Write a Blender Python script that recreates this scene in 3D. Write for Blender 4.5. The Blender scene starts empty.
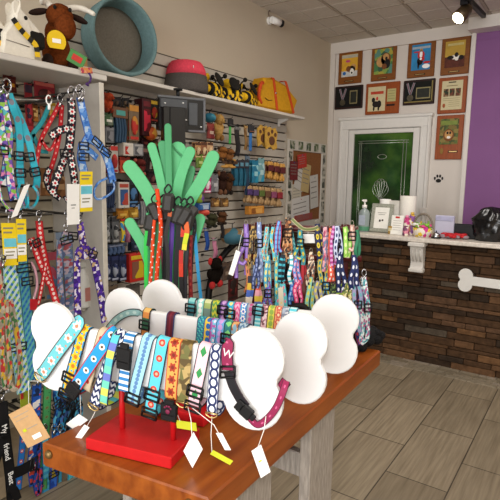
import bpy, math, random
from mathutils import Vector, Matrix
random.seed(7)
C = bpy.context.scene.collection
V = Vector
PI = math.pi
# ------------------------------------------------------------------ camera
YAW, PIT, ROL, FPX, EYE = 0.60125402, 0.14081714, 0.01730256, 500.358, 1.55
FW = V((-math.sin(YAW)*math.cos(PIT), math.cos(YAW)*math.cos(PIT), -math.sin(PIT)))
RT0 = V((math.cos(YAW), math.sin(YAW), 0)); UP0 = RT0.cross(FW)
RT = RT0*math.cos(ROL)+UP0*math.sin(ROL); UP = UP0*math.cos(ROL)-RT0*math.sin(ROL)
EYEP = V((0, 0, EYE))
def ray(x, y): return FW+RT*((x-250)/FPX)-UP*((y-250)/FPX)
def onx(x, y, X): d = ray(x, y); return EYEP+d*(X/d.x)
def ony(x, y, Y): d = ray(x, y); return EYEP+d*(Y/d.y)
def onz(x, y, Z): d = ray(x, y); return EYEP+d*((Z-EYE)/d.z)
class Plane:                                   # a real vertical plane in the room
    def __init__(s, p0, ang):                  # ang: direction of its horizontal axis, degrees from +X
        a = math.radians(ang); s.p0 = V(p0); s.u = V((math.cos(a), math.sin(a), 0)); s.n = V((math.sin(a), -math.cos(a), 0)); s.z = V((0, 0, 1))
    def px(s, x, y, off=0):
        d = ray(x, y); return EYEP+d*((s.p0+s.n*off-EYEP).dot(s.n)/d.dot(s.n))
    def at(s, u, z, off=0): q = s.p0+s.u*u+s.n*off; return V((q.x, q.y, z))
    def uz(s, p): return ((p-s.p0).dot(s.u), p.z)
cam = bpy.data.cameras.new('camera'); cam.sensor_width = 36; cam.lens = 36*FPX/500; cam.clip_start = 0.02
camo = bpy.data.objects.new('camera', cam); C.objects.link(camo)
M = Matrix((RT, UP, -FW)).transposed().to_4x4(); M.translation = EYEP; camo.matrix_world = M
bpy.context.scene.camera = camo
# ------------------------------------------------------------------ colour + materials
def lin(c):
    if isinstance(c, str):
        c = c.lstrip('#'); c = [int(c[i:i+2], 16)/255 for i in (0, 2, 4)]
    return tuple((v/12.92 if v <= .04045 else ((v+.055)/1.055)**2.4) for v in c[:3])+(1,)
MC = {}
def newmat(name):
    m = bpy.data.materials.new(name); m.use_nodes = True; nt = m.node_tree
    return m, nt, nt.nodes['Principled BSDF']
class NG:                                      # tiny node-expression helper
    def __init__(s, nt): s.nt = nt
    def n(s, t, **k):
        nd = s.nt.nodes.new(t)
        for a, b in k.items(): setattr(nd, a, b)
        return nd
    def m(s, op, a, b=None, c=None):
        nd = s.n('ShaderNodeMath', operation=op)
        for i, v in enumerate((a, b, c)):
            if v is None: continue
            if isinstance(v, (int, float)): nd.inputs[i].default_value = v
            else: s.nt.links.new(v, nd.inputs[i])
        return nd.outputs[0]
    def mix(s, f, a, b):
        nd = s.n('ShaderNodeMix', data_type='RGBA')
        for i, v in ((0, f), (6, a), (7, b)):
            if isinstance(v, (int, float, tuple)): nd.inputs[i].default_value = v
            else: s.nt.links.new(v, nd.inputs[i])
        return nd.outputs[2]
    def link(s, a, b): s.nt.links.new(a, b)
def mat(col, rough=.6, metal=0, noise=.12, scale=30, bump=0, spec=.3, emit=0, alpha=1, trans=0, coat=0, stretch=None):
    key = ('m', str(col), rough, metal, noise, scale, bump, spec, emit, alpha, trans, coat, str(stretch))
    if key in MC: return MC[key]
    m, nt, b = newmat('paint_%d' % len(MC)); g = NG(nt); c = lin(col)
    b.inputs['Roughness'].default_value = rough; b.inputs['Metallic'].default_value = metal
    b.inputs['Specular IOR Level'].default_value = spec
    b.inputs['Alpha'].default_value = alpha; b.inputs['Transmission Weight'].default_value = trans; b.inputs['Coat Weight'].default_value = coat
    if noise or bump:
        tc = g.n('ShaderNodeTexCoord'); nz = g.n('ShaderNodeTexNoise'); nz.inputs['Scale'].default_value = scale; nz.inputs['Detail'].default_value = 4
        vec = tc.outputs['Object']
        if stretch:
            mp = g.n('ShaderNodeMapping'); mp.inputs['Scale'].default_value = stretch; g.link(vec, mp.inputs['Vector']); vec = mp.outputs[0]
        g.link(vec, nz.inputs['Vector'])
        lo = tuple(v*(1-noise) for v in c[:3])+(1,); hi = tuple(min(1, v*(1+noise)) for v in c[:3])+(1,)
        rp = g.n('ShaderNodeValToRGB'); rp.color_ramp.elements[0].position = .3; rp.color_ramp.elements[1].position = .7
        rp.color_ramp.elements[0].color = lo; rp.color_ramp.elements[1].color = hi
        g.link(nz.outputs[0], rp.inputs[0]); g.link(rp.outputs[0], b.inputs['Base Color'])
        if bump:
            bp = g.n('ShaderNodeBump'); bp.inputs['Strength'].default_value = bump; bp.inputs['Distance'].default_value = .01
            g.link(nz.outputs[0], bp.inputs['Height']); g.link(bp.outputs[0], b.inputs['Normal'])
    else: b.inputs['Base Color'].default_value = c
    if emit:
        b.inputs['Emission Color'].default_value = c; b.inputs['Emission Strength'].default_value = emit
    MC[key] = m; return m
def blotch(cols, scale=20, rough=.7, seed=0):            # printed multi-colour pattern (cells)
    key = ('b', tuple(cols), scale, rough, seed)
    if key in MC: return MC[key]
    m, nt, b = newmat('print_%d' % len(MC)); g = NG(nt); b.inputs['Roughness'].default_value = rough
    b.inputs['Specular IOR Level'].default_value = .25
    tc = g.n('ShaderNodeTexCoord'); mp = g.n('ShaderNodeMapping'); mp.inputs['Location'].default_value = (seed*1.3, seed*2.1, seed*.7)
    vo = g.n('ShaderNodeTexVoronoi'); vo.inputs['Scale'].default_value = scale
    g.link(tc.outputs['Object'], mp.inputs['Vector']); g.link(mp.outputs[0], vo.inputs['Vector'])
    rp = ramp(g, cols); sp = g.n('ShaderNodeSeparateColor'); g.link(vo.outputs['Color'], sp.inputs[0]); g.link(sp.outputs[0], rp.inputs[0])
    g.link(rp.outputs[0], b.inputs['Base Color']); MC[key] = m; return m
def ramp(g, cols):
    rp = g.n('ShaderNodeValToRGB'); cr = rp.color_ramp; cr.interpolation = 'CONSTANT'
    cr.elements[0].position = 0; cr.elements[0].color = lin(cols[0]); cr.elements[1].position = 1/len(cols); cr.elements[1].color = lin(cols[1])
    for i, c in enumerate(cols[2:], 2):
        e = cr.elements.new(i/len(cols)); e.color = lin(c)
    return rp
def strap(base, edge=None, motif='plain', c1='#ffffff', c2=None, period=.05, size=.3, cols=None, rough=.55, ew=.1, w=.038):
    """woven strap: u = metres along, v = 0..1 across; motif repeated along the strap"""
    key = ('s', base, edge, motif, c1, c2, period, size, str(cols), rough, ew, w)
    if key in MC: return MC[key]
    m, nt, b = newmat('strap_%d' % len(MC)); g = NG(nt); b.inputs['Roughness'].default_value = rough; b.inputs['Specular IOR Level'].default_value = .3
    uv = g.n('ShaderNodeUVMap'); sp = g.n('ShaderNodeSeparateXYZ'); g.link(uv.outputs[0], sp.inputs[0]); u, v = sp.outputs[0], sp.outputs[1]
    f = g.m('SUBTRACT', g.m('FRACT', g.m('DIVIDE', u, period)), .5); vc = g.m('SUBTRACT', v, .5)
    col = lin(base)
    if motif in ('dots', 'flower'):
        dx = g.m('MULTIPLY', f, period/w); d = g.m('SQRT', g.m('ADD', g.m('POWER', g.m('ABSOLUTE', dx), 2.0), g.m('POWER', g.m('ABSOLUTE', vc), 2.0)))
        rr = size
        if motif == 'flower':
            an = g.m('ARCTAN2', dx, vc); rr = g.m('MULTIPLY_ADD', g.m('COSINE', g.m('MULTIPLY', an, 6.0)), size*.2, size)
        col = g.mix(g.m('LESS_THAN', d, rr), col, lin(c1))
        if c2: col = g.mix(g.m('LESS_THAN', d, size*.45), col, lin(c2))
        if motif == 'flower':
            f2 = g.m('SUBTRACT', g.m('FRACT', g.m('ADD', g.m('DIVIDE', u, period), .5)), .5); dx2 = g.m('MULTIPLY', f2, period/w)
            d2 = g.m('ADD', g.m('ABSOLUTE', dx2), g.m('ABSOLUTE', g.m('SUBTRACT', vc, .22)))
            col = g.mix(g.m('LESS_THAN', d2, .1), col, lin(c2 or c1))
    elif motif == 'stripes': col = g.mix(g.m('LESS_THAN', f, size-.5), col, lin(c1))
    elif motif == 'long': col = g.mix(g.m('LESS_THAN', g.m('ABSOLUTE', vc), size), col, lin(c1))
    elif motif == 'ring':
        dx = g.m('MULTIPLY', f, period/w); d = g.m('SQRT', g.m('ADD', g.m('POWER', g.m('ABSOLUTE', dx), 2.0), g.m('POWER', g.m('ABSOLUTE', vc), 2.0)))
        col = g.mix(g.m('LESS_THAN', g.m('ABSOLUTE', g.m('SUBTRACT', d, size)), .09), col, lin(c1))
    elif motif == 'argyle':
        a = g.m('ADD', g.m('MULTIPLY', f, 2.0), g.m('MULTIPLY', vc, 2.0)); c = g.m('SUBTRACT', g.m('MULTIPLY', f, 2.0), g.m('MULTIPLY', vc, 2.0))
        s1 = g.m('LESS_THAN', g.m('FRACT', a), .5); s2 = g.m('LESS_THAN', g.m('FRACT', c), .5)
        col = g.mix(s1, col, lin(c1)); col = g.mix(g.m('MULTIPLY', s1, s2), col, lin(c2 or c1)); 
    elif motif == 'zig':
        a = g.m('FRACT', g.m('ADD', g.m('DIVIDE', u, period), g.m('MULTIPLY', g.m('ABSOLUTE', g.m('SUBTRACT', g.m('FRACT', g.m('MULTIPLY', v, 2.0)), .5)), 1.2)))
        col = g.mix(g.m('LESS_THAN', a, size), col, lin(c1))
    elif motif == 'diamond':
        d = g.m('ADD', g.m('ABSOLUTE', g.m('MULTIPLY', f, 1.0)), g.m('ABSOLUTE', vc)); col = g.mix(g.m('LESS_THAN', d, size), col, lin(c1))
        if c2: col = g.mix(g.m('LESS_THAN', d, size*.45), col, lin(c2))
    elif motif == 'cells':
        cx = g.n('ShaderNodeCombineXYZ'); g.link(g.m('DIVIDE', u, period), cx.inputs[0]); g.link(g.m('MULTIPLY', v, w/period), cx.inputs[1])
        vo = g.n('ShaderNodeTexVoronoi'); vo.inputs['Scale'].default_value = 1; g.link(cx.outputs[0], vo.inputs['Vector'])
        rp = ramp(g, cols); sc = g.n('ShaderNodeSeparateColor'); g.link(vo.outputs['Color'], sc.inputs[0]); g.link(sc.outputs[0], rp.inputs[0]); col = rp.outputs[0]
    elif motif == 'blocks':
        wn = g.n('ShaderNodeTexWhiteNoise', noise_dimensions='1D'); g.link(g.m('FLOOR', g.m('DIVIDE', u, period)), wn.inputs['W'])
        rp = ramp(g, cols); g.link(wn.outputs['Value'], rp.inputs[0]); col = rp.outputs[0]
    if edge: col = g.mix(g.m('GREATER_THAN', g.m('ABSOLUTE', vc), .5-ew), col, lin(edge))
    # weave
    wv = g.m('MULTIPLY', g.m('SINE', g.m('MULTIPLY', u, 2500.0)), g.m('SINE', g.m('MULTIPLY', v, 60.0)))
    bp = g.n('ShaderNodeBump'); bp.inputs['Strength'].default_value = .15; bp.inputs['Distance'].default_value = .001
    g.link(wv, bp.inputs['Height']); g.link(bp.outputs[0], b.inputs['Normal'])
    if isinstance(col, tuple): b.inputs['Base Color'].default_value = col
    else: g.link(col, b.inputs['Base Color'])
    MC[key] = m; return m
# ------------------------------------------------------------------ mesh builder
I3 = Matrix.Identity(3)
def frame(ux, uy): 
    ux = V(ux).normalized(); uz = ux.cross(V(uy)).normalized(); uy = uz.cross(ux); return Matrix((ux, uy, uz)).transposed()
def rotz(a): return Matrix.Rotation(math.radians(a), 3, 'Z')
def catmull(P, k=5, closed=False):
    P = [V(p) for p in P]; n = len(P); out = []
    if n < 3 and not closed:
        return [P[0].lerp(P[-1], i/k) for i in range(k+1)]
    rng = range(n if closed else n-1)
    for i in rng:
        p0 = P[(i-1) % n] if closed or i > 0 else P[0]*2-P[1]; p1 = P[i]; p2 = P[(i+1) % n]; p3 = P[(i+2) % n] if closed or i+2 < n else p2*2-p1
        for j in range(k):
            t = j/k; out.append(.5*((2*p1)+(p2-p0)*t+(2*p0-5*p1+4*p2-p3)*t*t+(3*p1-p0-3*p2+p3)*t**3))
    if not closed: out.append(P[-1])
    return out
class MB:
    def __init__(s): s.v = []; s.f = []; s.m = []; s.uv = []; s.sm = []
    def add(s, vs, fs, mi=0, uvs=None, smooth=False):
        o = len(s.v); s.v += [V(v) for v in vs]
        for i, f in enumerate(fs):
            s.f.append([o+k for k in f]); s.m.append(mi); s.sm.append(smooth); s.uv.append(uvs[i] if uvs else [(0, 0)]*len(f))
        return s
    def box(s, c, size, R=I3, mi=0, taper=1.0):
        c = V(c); x, y, z = [a/2 for a in size]
        vs = [c+R@V((sx*x*(taper if sz > 0 else 1), sy*y*(taper if sz > 0 else 1), sz*z)) for sz in (-1, 1) for sy in (-1, 1) for sx in (-1, 1)]
        return s.add(vs, [(0, 2, 3, 1), (4, 5, 7, 6), (0, 1, 5, 4), (2, 6, 7, 3), (0, 4, 6, 2), (1, 3, 7, 5)], mi)
    def rbox(s, c, size, R=I3, r=.005, mi=0):          # box with chamfered edges
        c = V(c); h = [a/2 for a in size]; r = min(r, min(h)*.95); vs = []; idx = {}
        for sx in (-1, 1):
            for sy in (-1, 1):
                for sz in (-1, 1):
                    for a in range(3):
                        p = [sx*h[0], sy*h[1], sz*h[2]]
                        for b in range(3):
                            if b != a: p[b] -= math.copysign(r, p[b])
                        idx[(sx, sy, sz, a)] = len(vs); vs.append(c+R@V(p))
        fs = []
        def q(k): return idx[k]
        for a in range(3):
            b, d = (a+1) % 3, (a+2) % 3
            for sg in (-1, 1):
                def k(p, t, a=a, b=b, d=d, sg=sg): l = [0, 0, 0]; l[a] = sg; l[b] = p; l[d] = t; return q((*l, a))
                f = [k(-1, -1), k(1, -1), k(1, 1), k(-1, 1)]; fs.append(f if sg > 0 else f[::-1])
            for sb in (-1, 1):
                for sd in (-1, 1):
                    def e(t, ax, a=a, b=b, d=d, sb=sb, sd=sd): l = [0, 0, 0]; l[a] = t; l[b] = sb; l[d] = sd; return q((*l, ax))
                    f = [e(-1, b), e(1, b), e(1, d), e(-1, d)]; fs.append(f[::-1] if sb*sd > 0 else f)
        for sx in (-1, 1):
            for sy in (-1, 1):
                for sz in (-1, 1):
                    f = [q((sx, sy, sz, 0)), q((sx, sy, sz, 1)), q((sx, sy, sz, 2))]; fs.append(f if sx*sy*sz > 0 else f[::-1])
        return s.add(vs, fs, mi)
    def ring(s, P, rad, n, closed, mi, smooth=True, caps=True):
        P = [V(p) for p in P]; m = len(P); vs = []; up = None
        for i in range(m):
            a = P[(i-1) % m] if closed or i else P[i]; b = P[(i+1) % m] if closed or i < m-1 else P[i]
            t = (b-a); t = t.normalized() if t.length > 1e-9 else V((0, 0, 1))
            if up is None: up = t.orthogonal().normalized()
            up = (up-t*up.dot(t)); up = up.normalized() if up.length > 1e-6 else t.orthogonal().normalized()
            sd = t.cross(up); r = rad[i] if isinstance(rad, (list, tuple)) else rad
            for k in range(n):
                an = 2*PI*k/n; vs.append(P[i]+up*(math.cos(an)*r)+sd*(math.sin(an)*r))
        fs = []
        for i in range(m if closed else m-1):
            j = (i+1) % m
            for k in range(n): fs.append((i*n+k, i*n+(k+1) % n, j*n+(k+1) % n, j*n+k))
        s.add(vs, fs, mi, None, smooth)
        if not closed and caps:
            o = len(s.v)-len(vs)
            s.f += [[o+k for k in range(n)][::-1], [o+(m-1)*n+k for k in range(n)]]; s.m += [mi]*2; s.sm += [False]*2; s.uv += [[(0, 0)]*n]*2
        return s
    def tube(s, P, r, n=8, closed=False, mi=0): return s.ring(P, r, n, closed, mi)
    def cyl(s, a, b, r0, r1=None, n=16, mi=0): return s.ring([a, b], [r0, r0 if r1 is None else r1], n, False, mi)
    def lathe(s, prof, o, R=I3, n=24, mi=0, smooth=True, cap=True):   # prof [(r,z)..] about local z
        o = V(o); vs = [o+R@V((r*math.cos(2*PI*k/n), r*math.sin(2*PI*k/n), z)) for r, z in prof for k in range(n)]
        fs = [(i*n+k, i*n+(k+1) % n, (i+1)*n+(k+1) % n, (i+1)*n+k) for i in range(len(prof)-1) for k in range(n)]
        s.add(vs, fs, mi, None, smooth)
        if cap:
            b = len(s.v)-len(vs)
            s.f += [[b+k for k in range(n)][::-1], [b+(len(prof)-1)*n+k for k in range(n)]]; s.m += [mi]*2; s.sm += [False]*2; s.uv += [[(0, 0)]*n]*2
        return s
    def ell(s, c, rad, R=I3, n=14, m=9, mi=0):
        c = V(c); prof = []; vs = [c+R@V((0, 0, -rad[2]))]
        for i in range(1, m):
            a = -PI/2+PI*i/m
            for k in range(n): vs.append(c+R@V((rad[0]*math.cos(a)*math.cos(2*PI*k/n), rad[1]*math.cos(a)*math.sin(2*PI*k/n), rad[2]*math.sin(a))))
        vs.append(c+R@V((0, 0, rad[2]))); L = len(vs)-1; fs = [(0, 1+(k+1) % n, 1+k) for k in range(n)]
        for i in range(m-2):
            for k in range(n): fs.append((1+i*n+k, 1+i*n+(k+1) % n, 1+(i+1)*n+(k+1) % n, 1+(i+1)*n+k))
        fs += [(L, 1+(m-2)*n+k, 1+(m-2)*n+(k+1) % n) for k in range(n)]
        return s.add(vs, fs, mi, None, True)
    def prism(s, poly, o, ux, uy, d, mi=0, bev=0):      # outline in (ux,uy), thickness d along ux x uy, centred
        o = V(o); ux = V(ux).normalized(); uy = V(uy).normalized(); uz = ux.cross(uy); n = len(poly)
        cx = sum(p[0] for p in poly)/n; cy = sum(p[1] for p in poly)/n; vs = []
        lay = [(-d/2, 0)] if not bev else [(-d/2, bev), (-d/2+bev, 0)]
        lay += [(d/2, 0)] if not bev else [(d/2-bev, 0), (d/2, bev)]
        for z, ins in lay:
            for i, (x, y) in enumerate(poly):
                if ins:
                    a = V((*poly[i-1], 0)); b = V((*poly[(i+1) % n], 0)); t = (b-a).normalized(); nn = V((-t.y, t.x, 0)); x += nn.x*ins; y += nn.y*ins
                vs.append(o+ux*x+uy*y+uz*z)
        fs = [[k for k in range(n)][::-1], [(len(lay)-1)*n+k for k in range(n)]]
        for l in range(len(lay)-1): fs += [(l*n+k, l*n+(k+1) % n, (l+1)*n+(k+1) % n, (l+1)*n+k) for k in range(n)]
        return s.add(vs, fs, mi)
    def ribbon(s, P, wd, w, t=.0025, closed=False, mi=0):   # strap: P points, wd width direction(s)
        P = [V(p) for p in P]; m = len(P); vs = []; us = []; L = 0
        for i in range(m):
            if i: L += (P[i]-P[i-1]).length
            us.append(L); a = P[(i-1) % m] if closed or i else P[i]; b = P[(i+1) % m] if closed or i < m-1 else P[i]
            tg = (b-a); tg = tg.normalized() if tg.length > 1e-9 else V((0, 0, 1))
            d = V(wd[i] if isinstance(wd, list) else wd); d = d-tg*d.dot(tg); d = d.normalized() if d.length > 1e-6 else tg.orthogonal().normalized()
            nn = tg.cross(d); ww = (w[i] if isinstance(w, list) else w)/2
            vs += [P[i]-d*ww+nn*t/2, P[i]+d*ww+nn*t/2, P[i]+d*ww-nn*t/2, P[i]-d*ww-nn*t/2]
        if closed: us.append(L+(P[0]-P[-1]).length)
        fs = []; uv = []
        for i in range(m if closed else m-1):
            j = (i+1) % m; a = i*4; b = j*4; u0 = us[i]; u1 = us[i+1]
            for k, (v0, v1) in enumerate(((0, 1), (1, 1), (1, 0), (0, 0))):
                k2 = (k+1) % 4; fs.append((a+k, a+k2, b+k2, b+k)); uv.append([(u0, v0), (u0, v1), (u1, v1), (u1, v0)])
        if not closed: fs += [(3, 2, 1, 0), (m*4-4, m*4-3, m*4-2, m*4-1)]; uv += [[(0, 0)]*4]*2
        return s.add(vs, fs, mi, uv, False)
    def build(s, name, mats, parent=None, loc=None, bevel=0):
        base = V(parent.location) if parent is not None and parent.type == 'EMPTY' else (V((0, 0, 0)))
        if parent is not None and parent.parent is not None: base = wloc(parent)
        elif parent is not None: base = V(parent.location)
        if parent is None: base = V(loc) if loc is not None else V((0, 0, 0))
        me = bpy.data.meshes.new(name); me.from_pydata([tuple(v-base) for v in s.v], [], s.f)
        for mm in (mats if isinstance(mats, (list, tuple)) else [mats]): me.materials.append(mm)
        ul = me.uv_layers.new(name='UVMap'); k = 0
        for p, mi, sm, uv in zip(me.polygons, s.m, s.sm, s.uv):
            p.material_index = mi; p.use_smooth = sm
            for j in range(len(p.vertices)): ul.data[k].uv = uv[j]; k += 1
        o = bpy.data.objects.new(name, me); C.objects.link(o)
        if parent is not None: o.parent = parent
        else: o.location = base
        if bevel:
            b = o.modifiers.new('edge', 'BEVEL'); b.width = bevel; b.segments = 2; b.limit_method = 'ANGLE'
        return o
def wloc(o):
    p = V(o.location)
    while o.parent is not None: o = o.parent; p += V(o.location)
    return p
def thing(name, label, cat, loc, group=None):
    o = bpy.data.objects.new(name, None); C.objects.link(o); o.location = loc; o.empty_display_size = .05
    return tag(o, label, cat, group)
def tag(o, label, cat, group=None, kind=None):
    o['label'] = label; o['category'] = cat
    if group: o['group'] = group
    if kind: o['kind'] = kind
    return o
def struct(o): o['kind'] = 'structure'; return o
def dup(root, loc, label=None, group=None):
    r = root.copy(); C.objects.link(r); r.location = loc
    if label: r['label'] = label
    if group: r['group'] = group
    for ch in list(root.children):
        c = ch.copy(); C.objects.link(c); c.parent = r
        for gch in list(ch.children):
            d = gch.copy(); C.objects.link(d); d.parent = c
    return r
def text_mb(txt, o, ux, uy, size, depth=.001):
    cu = bpy.data.curves.new('lettering', 'FONT'); cu.body = txt; cu.size = size; cu.extrude = depth; cu.align_x = 'CENTER'; cu.align_y = 'CENTER'
    ob = bpy.data.objects.new('lettering', cu); C.objects.link(ob); dg = bpy.context.evaluated_depsgraph_get(); dg.update()
    me = bpy.data.meshes.new_from_object(ob.evaluated_get(dg)); R = frame(ux, uy); mb = MB()
    mb.add([V(o)+R@v.co for v in me.vertices], [list(p.vertices) for p in me.polygons])
    bpy.data.objects.remove(ob); bpy.data.meshes.remove(me); bpy.data.curves.remove(cu); return mb
def circ(cx, cy, rx, ry=None, n=16, a0=0, a1=360):
    ry = ry or rx
    full = abs(a1-a0) >= 360
    return [(cx+rx*math.cos(math.radians(a0+(a1-a0)*k/(n if full else n-1))), cy+ry*math.sin(math.radians(a0+(a1-a0)*k/(n if full else n-1)))) for k in range(n)]
# shared finishes
WHITE = mat('#f4f3f0', .5, noise=.02); BLACK = mat('#101012', .45, noise=.1); CHROME = mat('#b9b9bd', .25, metal=1, noise=0)
GOLD = mat('#d8b878', .3, metal=.9, noise=0); PAPER = mat('#f3f1ea', .8, noise=.03); GREYM = mat('#6b6d70', .5, noise=.1)
DKMETAL = mat('#2a2a2c', .4, metal=.6, noise=0)
# ================================================================== THE ROOM
XW, YB, ZC = -2.675, 5.5, 3.105
YC = 4.298                                      # front face of the service counter
def tile_floor():
    m, nt, b = newmat('wood_look_tile'); g = NG(nt); b.inputs['Roughness'].default_value = .45; b.inputs['Specular IOR Level'].default_value = .3
    tc = g.n('ShaderNodeTexCoord'); sp = g.n('ShaderNodeSeparateXYZ'); g.link(tc.outputs['Object'], sp.inputs[0])
    cx = g.n('ShaderNodeCombineXYZ'); g.link(g.m("ADD", sp.outputs[1], -2.5+.65*8+.325), cx.inputs[0]); g.link(g.m('ADD', sp.outputs[0], .80+.32*20), cx.inputs[1])
    bk = g.n('ShaderNodeTexBrick'); g.link(cx.outputs[0], bk.inputs['Vector'])
    for k, v in (('Scale', 1), ('Mortar Size', .0035), ('Mortar Smooth', .1), ('Bias', 0), ('Brick Width', .65), ('Row Height', .32)): bk.inputs[k].default_value = v
    bk.inputs['Color1'].default_value = lin('#968974'); bk.inputs['Color2'].default_value = lin('#7d715e'); bk.inputs['Mortar'].default_value = lin('#4a4136')
    mp = g.n('ShaderNodeMapping'); mp.inputs['Scale'].default_value = (60, 3, 1); g.link(tc.outputs['Object'], mp.inputs[0])
    nz = g.n('ShaderNodeTexNoise'); nz.inputs['Scale'].default_value = 1; nz.inputs['Detail'].default_value = 6; g.link(mp.outputs[0], nz.inputs['Vector'])
    mx = g.n('ShaderNodeMix', data_type='RGBA', blend_type='MULTIPLY'); mx.inputs[0].default_value = 1
    rp = g.n('ShaderNodeValToRGB'); rp.color_ramp.elements[0].color = (.72, .7, .68, 1); rp.color_ramp.elements[1].color = (1.15, 1.15, 1.15, 1); rp.color_ramp.elements[0].position = .3; rp.color_ramp.elements[1].position = .7
    g.link(nz.outputs[0], rp.inputs[0]); g.link(bk.outputs['Color'], mx.inputs[6]); g.link(rp.outputs[0], mx.inputs[7]); g.link(mx.outputs[2], b.inputs['Base Color'])
    bp = g.n('ShaderNodeBump'); bp.inputs['Strength'].default_value = .3; bp.inputs['Distance'].default_value = .003; bp.invert = True; g.link(bk.outputs['Fac'], bp.inputs['Height']); g.link(bp.outputs[0], b.inputs['Normal'])
    return m
XR = 2.6
struct(MB().box((-.04, 1.75, -.05), (5.4, 8.5, .1)).build('floor', tile_floor()))
# strip of small mosaic tiles along the foot of the counter
mb = MB(); random.seed(3)
for r in range(4):
    x = XW
    while x < XR-.35:
        w = random.uniform(.05, .16); mb.box((x+w/2, YC-.03-r*.055, .002), (w-.006, .049, .006), mi=random.choice((0, 0, 1, 2))); x += w
struct(mb.build('trim_floor_border', [mat('#8a7f6d', .5, noise=.15), mat('#7c715f', .5, noise=.15), mat('#95897a', .5, noise=.15)]))
WALLL = mat('#cbbfab', .85, noise=.02, scale=3, spec=.15)
WALLB = mat('#d8d0c8', .8, noise=.02, scale=3, spec=.2)
TRIM = mat('#dcd6d0', .5, noise=.02)
struct(MB().box((XW-.05, 1.75, ZC/2), (.1, 8.5, ZC)).build('wall_left', WALLL))
struct(MB().box((XR+.05, 1.75, ZC/2), (.1, 8.5, ZC)).build('wall_right', WALLL))
struct(MB().box(((XW-1.15)/2, YB+.05, ZC/2), (-1.15-XW, .1, ZC)).build('wall_back', WALLB))
PURP = mat('#85588b', .7, noise=.03, scale=4, spec=.25)
struct(MB().box(((XR-1.11)/2, YB+.02, ZC/2), (XR+1.11, .1, ZC)).box(((XR-1.11)/2, YB-.032, 2.93), (XR+1.11, .006, .012)).build('wall_back_purple', PURP))
struct(MB().box((-1.13, YB-.02, ZC/2), (.04, .06, ZC)).build('trim_1', TRIM))
struct(MB().box(((XW-1.15)/2, YB-.015, ZC-.06), (-1.15-XW, .03, .12)).box((XW+.03, YB-.012, ZC/2), (.06, .025, ZC)).build('trim_2', WALLB))
struct(MB().box(((XR-1.16)/2, YB-.1, ZC-.055), (XR+1.16, .2, .11)).build('trim_3', TRIM))
# suspended ceiling: 0.61 m tiles scored into quarters, T-bars between
mb = MB(); mb.box((-.04, 1.75, ZC+.05), (5.4, 8.5, .09), mi=2)
x = XW-.06; gx = []
while x < XR+.1: gx.append(x); x += .61
gx = [XW+.53+.585*k for k in range(-1, 9)]; gy = [YB-.30-.6*k for k in range(-1, 14)]
for xa, xb in zip(gx, gx[1:]):
    for ya, yb in zip(gy, gy[1:]):
        for sx in (0, 1):
            for sy in (0, 1):
                w = (xb-xa-.03)/2; h = (ya-yb-.03)/2
                mb.rbox((xa+.015+w*(sx+.5), yb+.015+h*(sy+.5), ZC+.005), (w-.006, h-.006, .012), r=.004, mi=0)
for x in gx: mb.box((x, 1.75, ZC+.002), (.022, 8.5, .012), mi=1)
for y in gy: mb.box((-.04, y, ZC+.002), (5.4, .022, .012), mi=1)
struct(mb.build('ceiling', [mat('#d2cabf', .95, noise=.06, scale=60, bump=.2), mat('#b5aa9b', .7, noise=.02), mat('#a09585', .9)]))
# ------------------------------------------------------------------ door behind the counter
q = lambda x, y: ony(x, y, YB)
D0, D1 = q(342, 119), q(433, 118); gx0, gx1, gzt = q(355.5, 137).x, q(414.5, 135).x, 2.075
dl, dr, dt = D0.x, D1.x, 2.26
door = MB()
for a, b_ in ((dl+.115, gx0), (gx1, dr-.115)): door.rbox(((a+b_)/2, YB-.02, 1.06), (b_-a, .05, 2.12), r=.004)
door.rbox(((gx0+gx1)/2, YB-.02, (gzt+2.12)/2), (gx1-gx0, .05, 2.12-gzt), r=.004); door.rbox(((gx0+gx1)/2, YB-.02, .15), (gx1-gx0, .05, .3), r=.004)
dob = struct(door.build('door_1', mat('#dcd9d4', .5, noise=.02)))
fr = MB()
for a, sx in ((dl, 1), (dr, -1)):
    fr.rbox((a+sx*.055, YB-.025, 1.11), (.11, .06, 2.22), r=.008); fr.rbox((a+sx*.02, YB-.045, 1.11), (.03, .05, 2.22), r=.008); fr.rbox((a+sx*.095, YB-.04, 1.11), (.02, .04, 2.22), r=.006)
fr.rbox(((dl+dr)/2, YB-.029, dt-.07), (dr-dl, .06, .13), r=.008); fr.rbox(((dl+dr)/2, YB-.045, dt-.015), (dr-dl+.03, .064, .035), r=.008)
fr.build('door_frame', mat('#dedbd6', .5, noise=.02), dob)
def door_glass():
    m, nt, b = newmat('door_glass_dark_green'); g = NG(nt); b.inputs['Roughness'].default_value = .12; b.inputs['Specular IOR Level'].default_value = .5
    tc = g.n('ShaderNodeTexCoord'); nz = g.n('ShaderNodeTexNoise'); nz.inputs['Scale'].default_value = 3.2; nz.inputs['Detail'].default_value = 5; g.link(tc.outputs['Object'], nz.inputs['Vector'])
    rp = g.n('ShaderNodeValToRGB'); e = rp.color_ramp.elements; e[0].position = .35; e[0].color = lin('#122416'); e[1].position = .72; e[1].color = lin('#466a2a'); k = rp.color_ramp.elements.new(.52); k.color = lin('#26481e')
    g.link(nz.outputs[0], rp.inputs[0]); g.link(rp.outputs[0], b.inputs['Base Color']); return m
MB().box(((gx0+gx1)/2, YB-.012, (gzt+.3)/2), (gx1-gx0, .02, gzt-.3)).build('glass', door_glass(), dob)
cm = MB(); bx0, bx1 = gx0+.07, gx1-.07; LEAD = mat('#a9b3a4', .25, noise=.1, metal=.6)
for x in (bx0, bx0+.02, bx1, bx1-.035): cm.tube([(x, YB-.026, .45), (x, YB-.026, gzt-.08)], .0045, 6)
for z in (gzt-.08, gzt-.105, .45): cm.tube([(bx0-.02, YB-.026, z), (bx1+.02, YB-.026, z)], .0045, 6)
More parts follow.
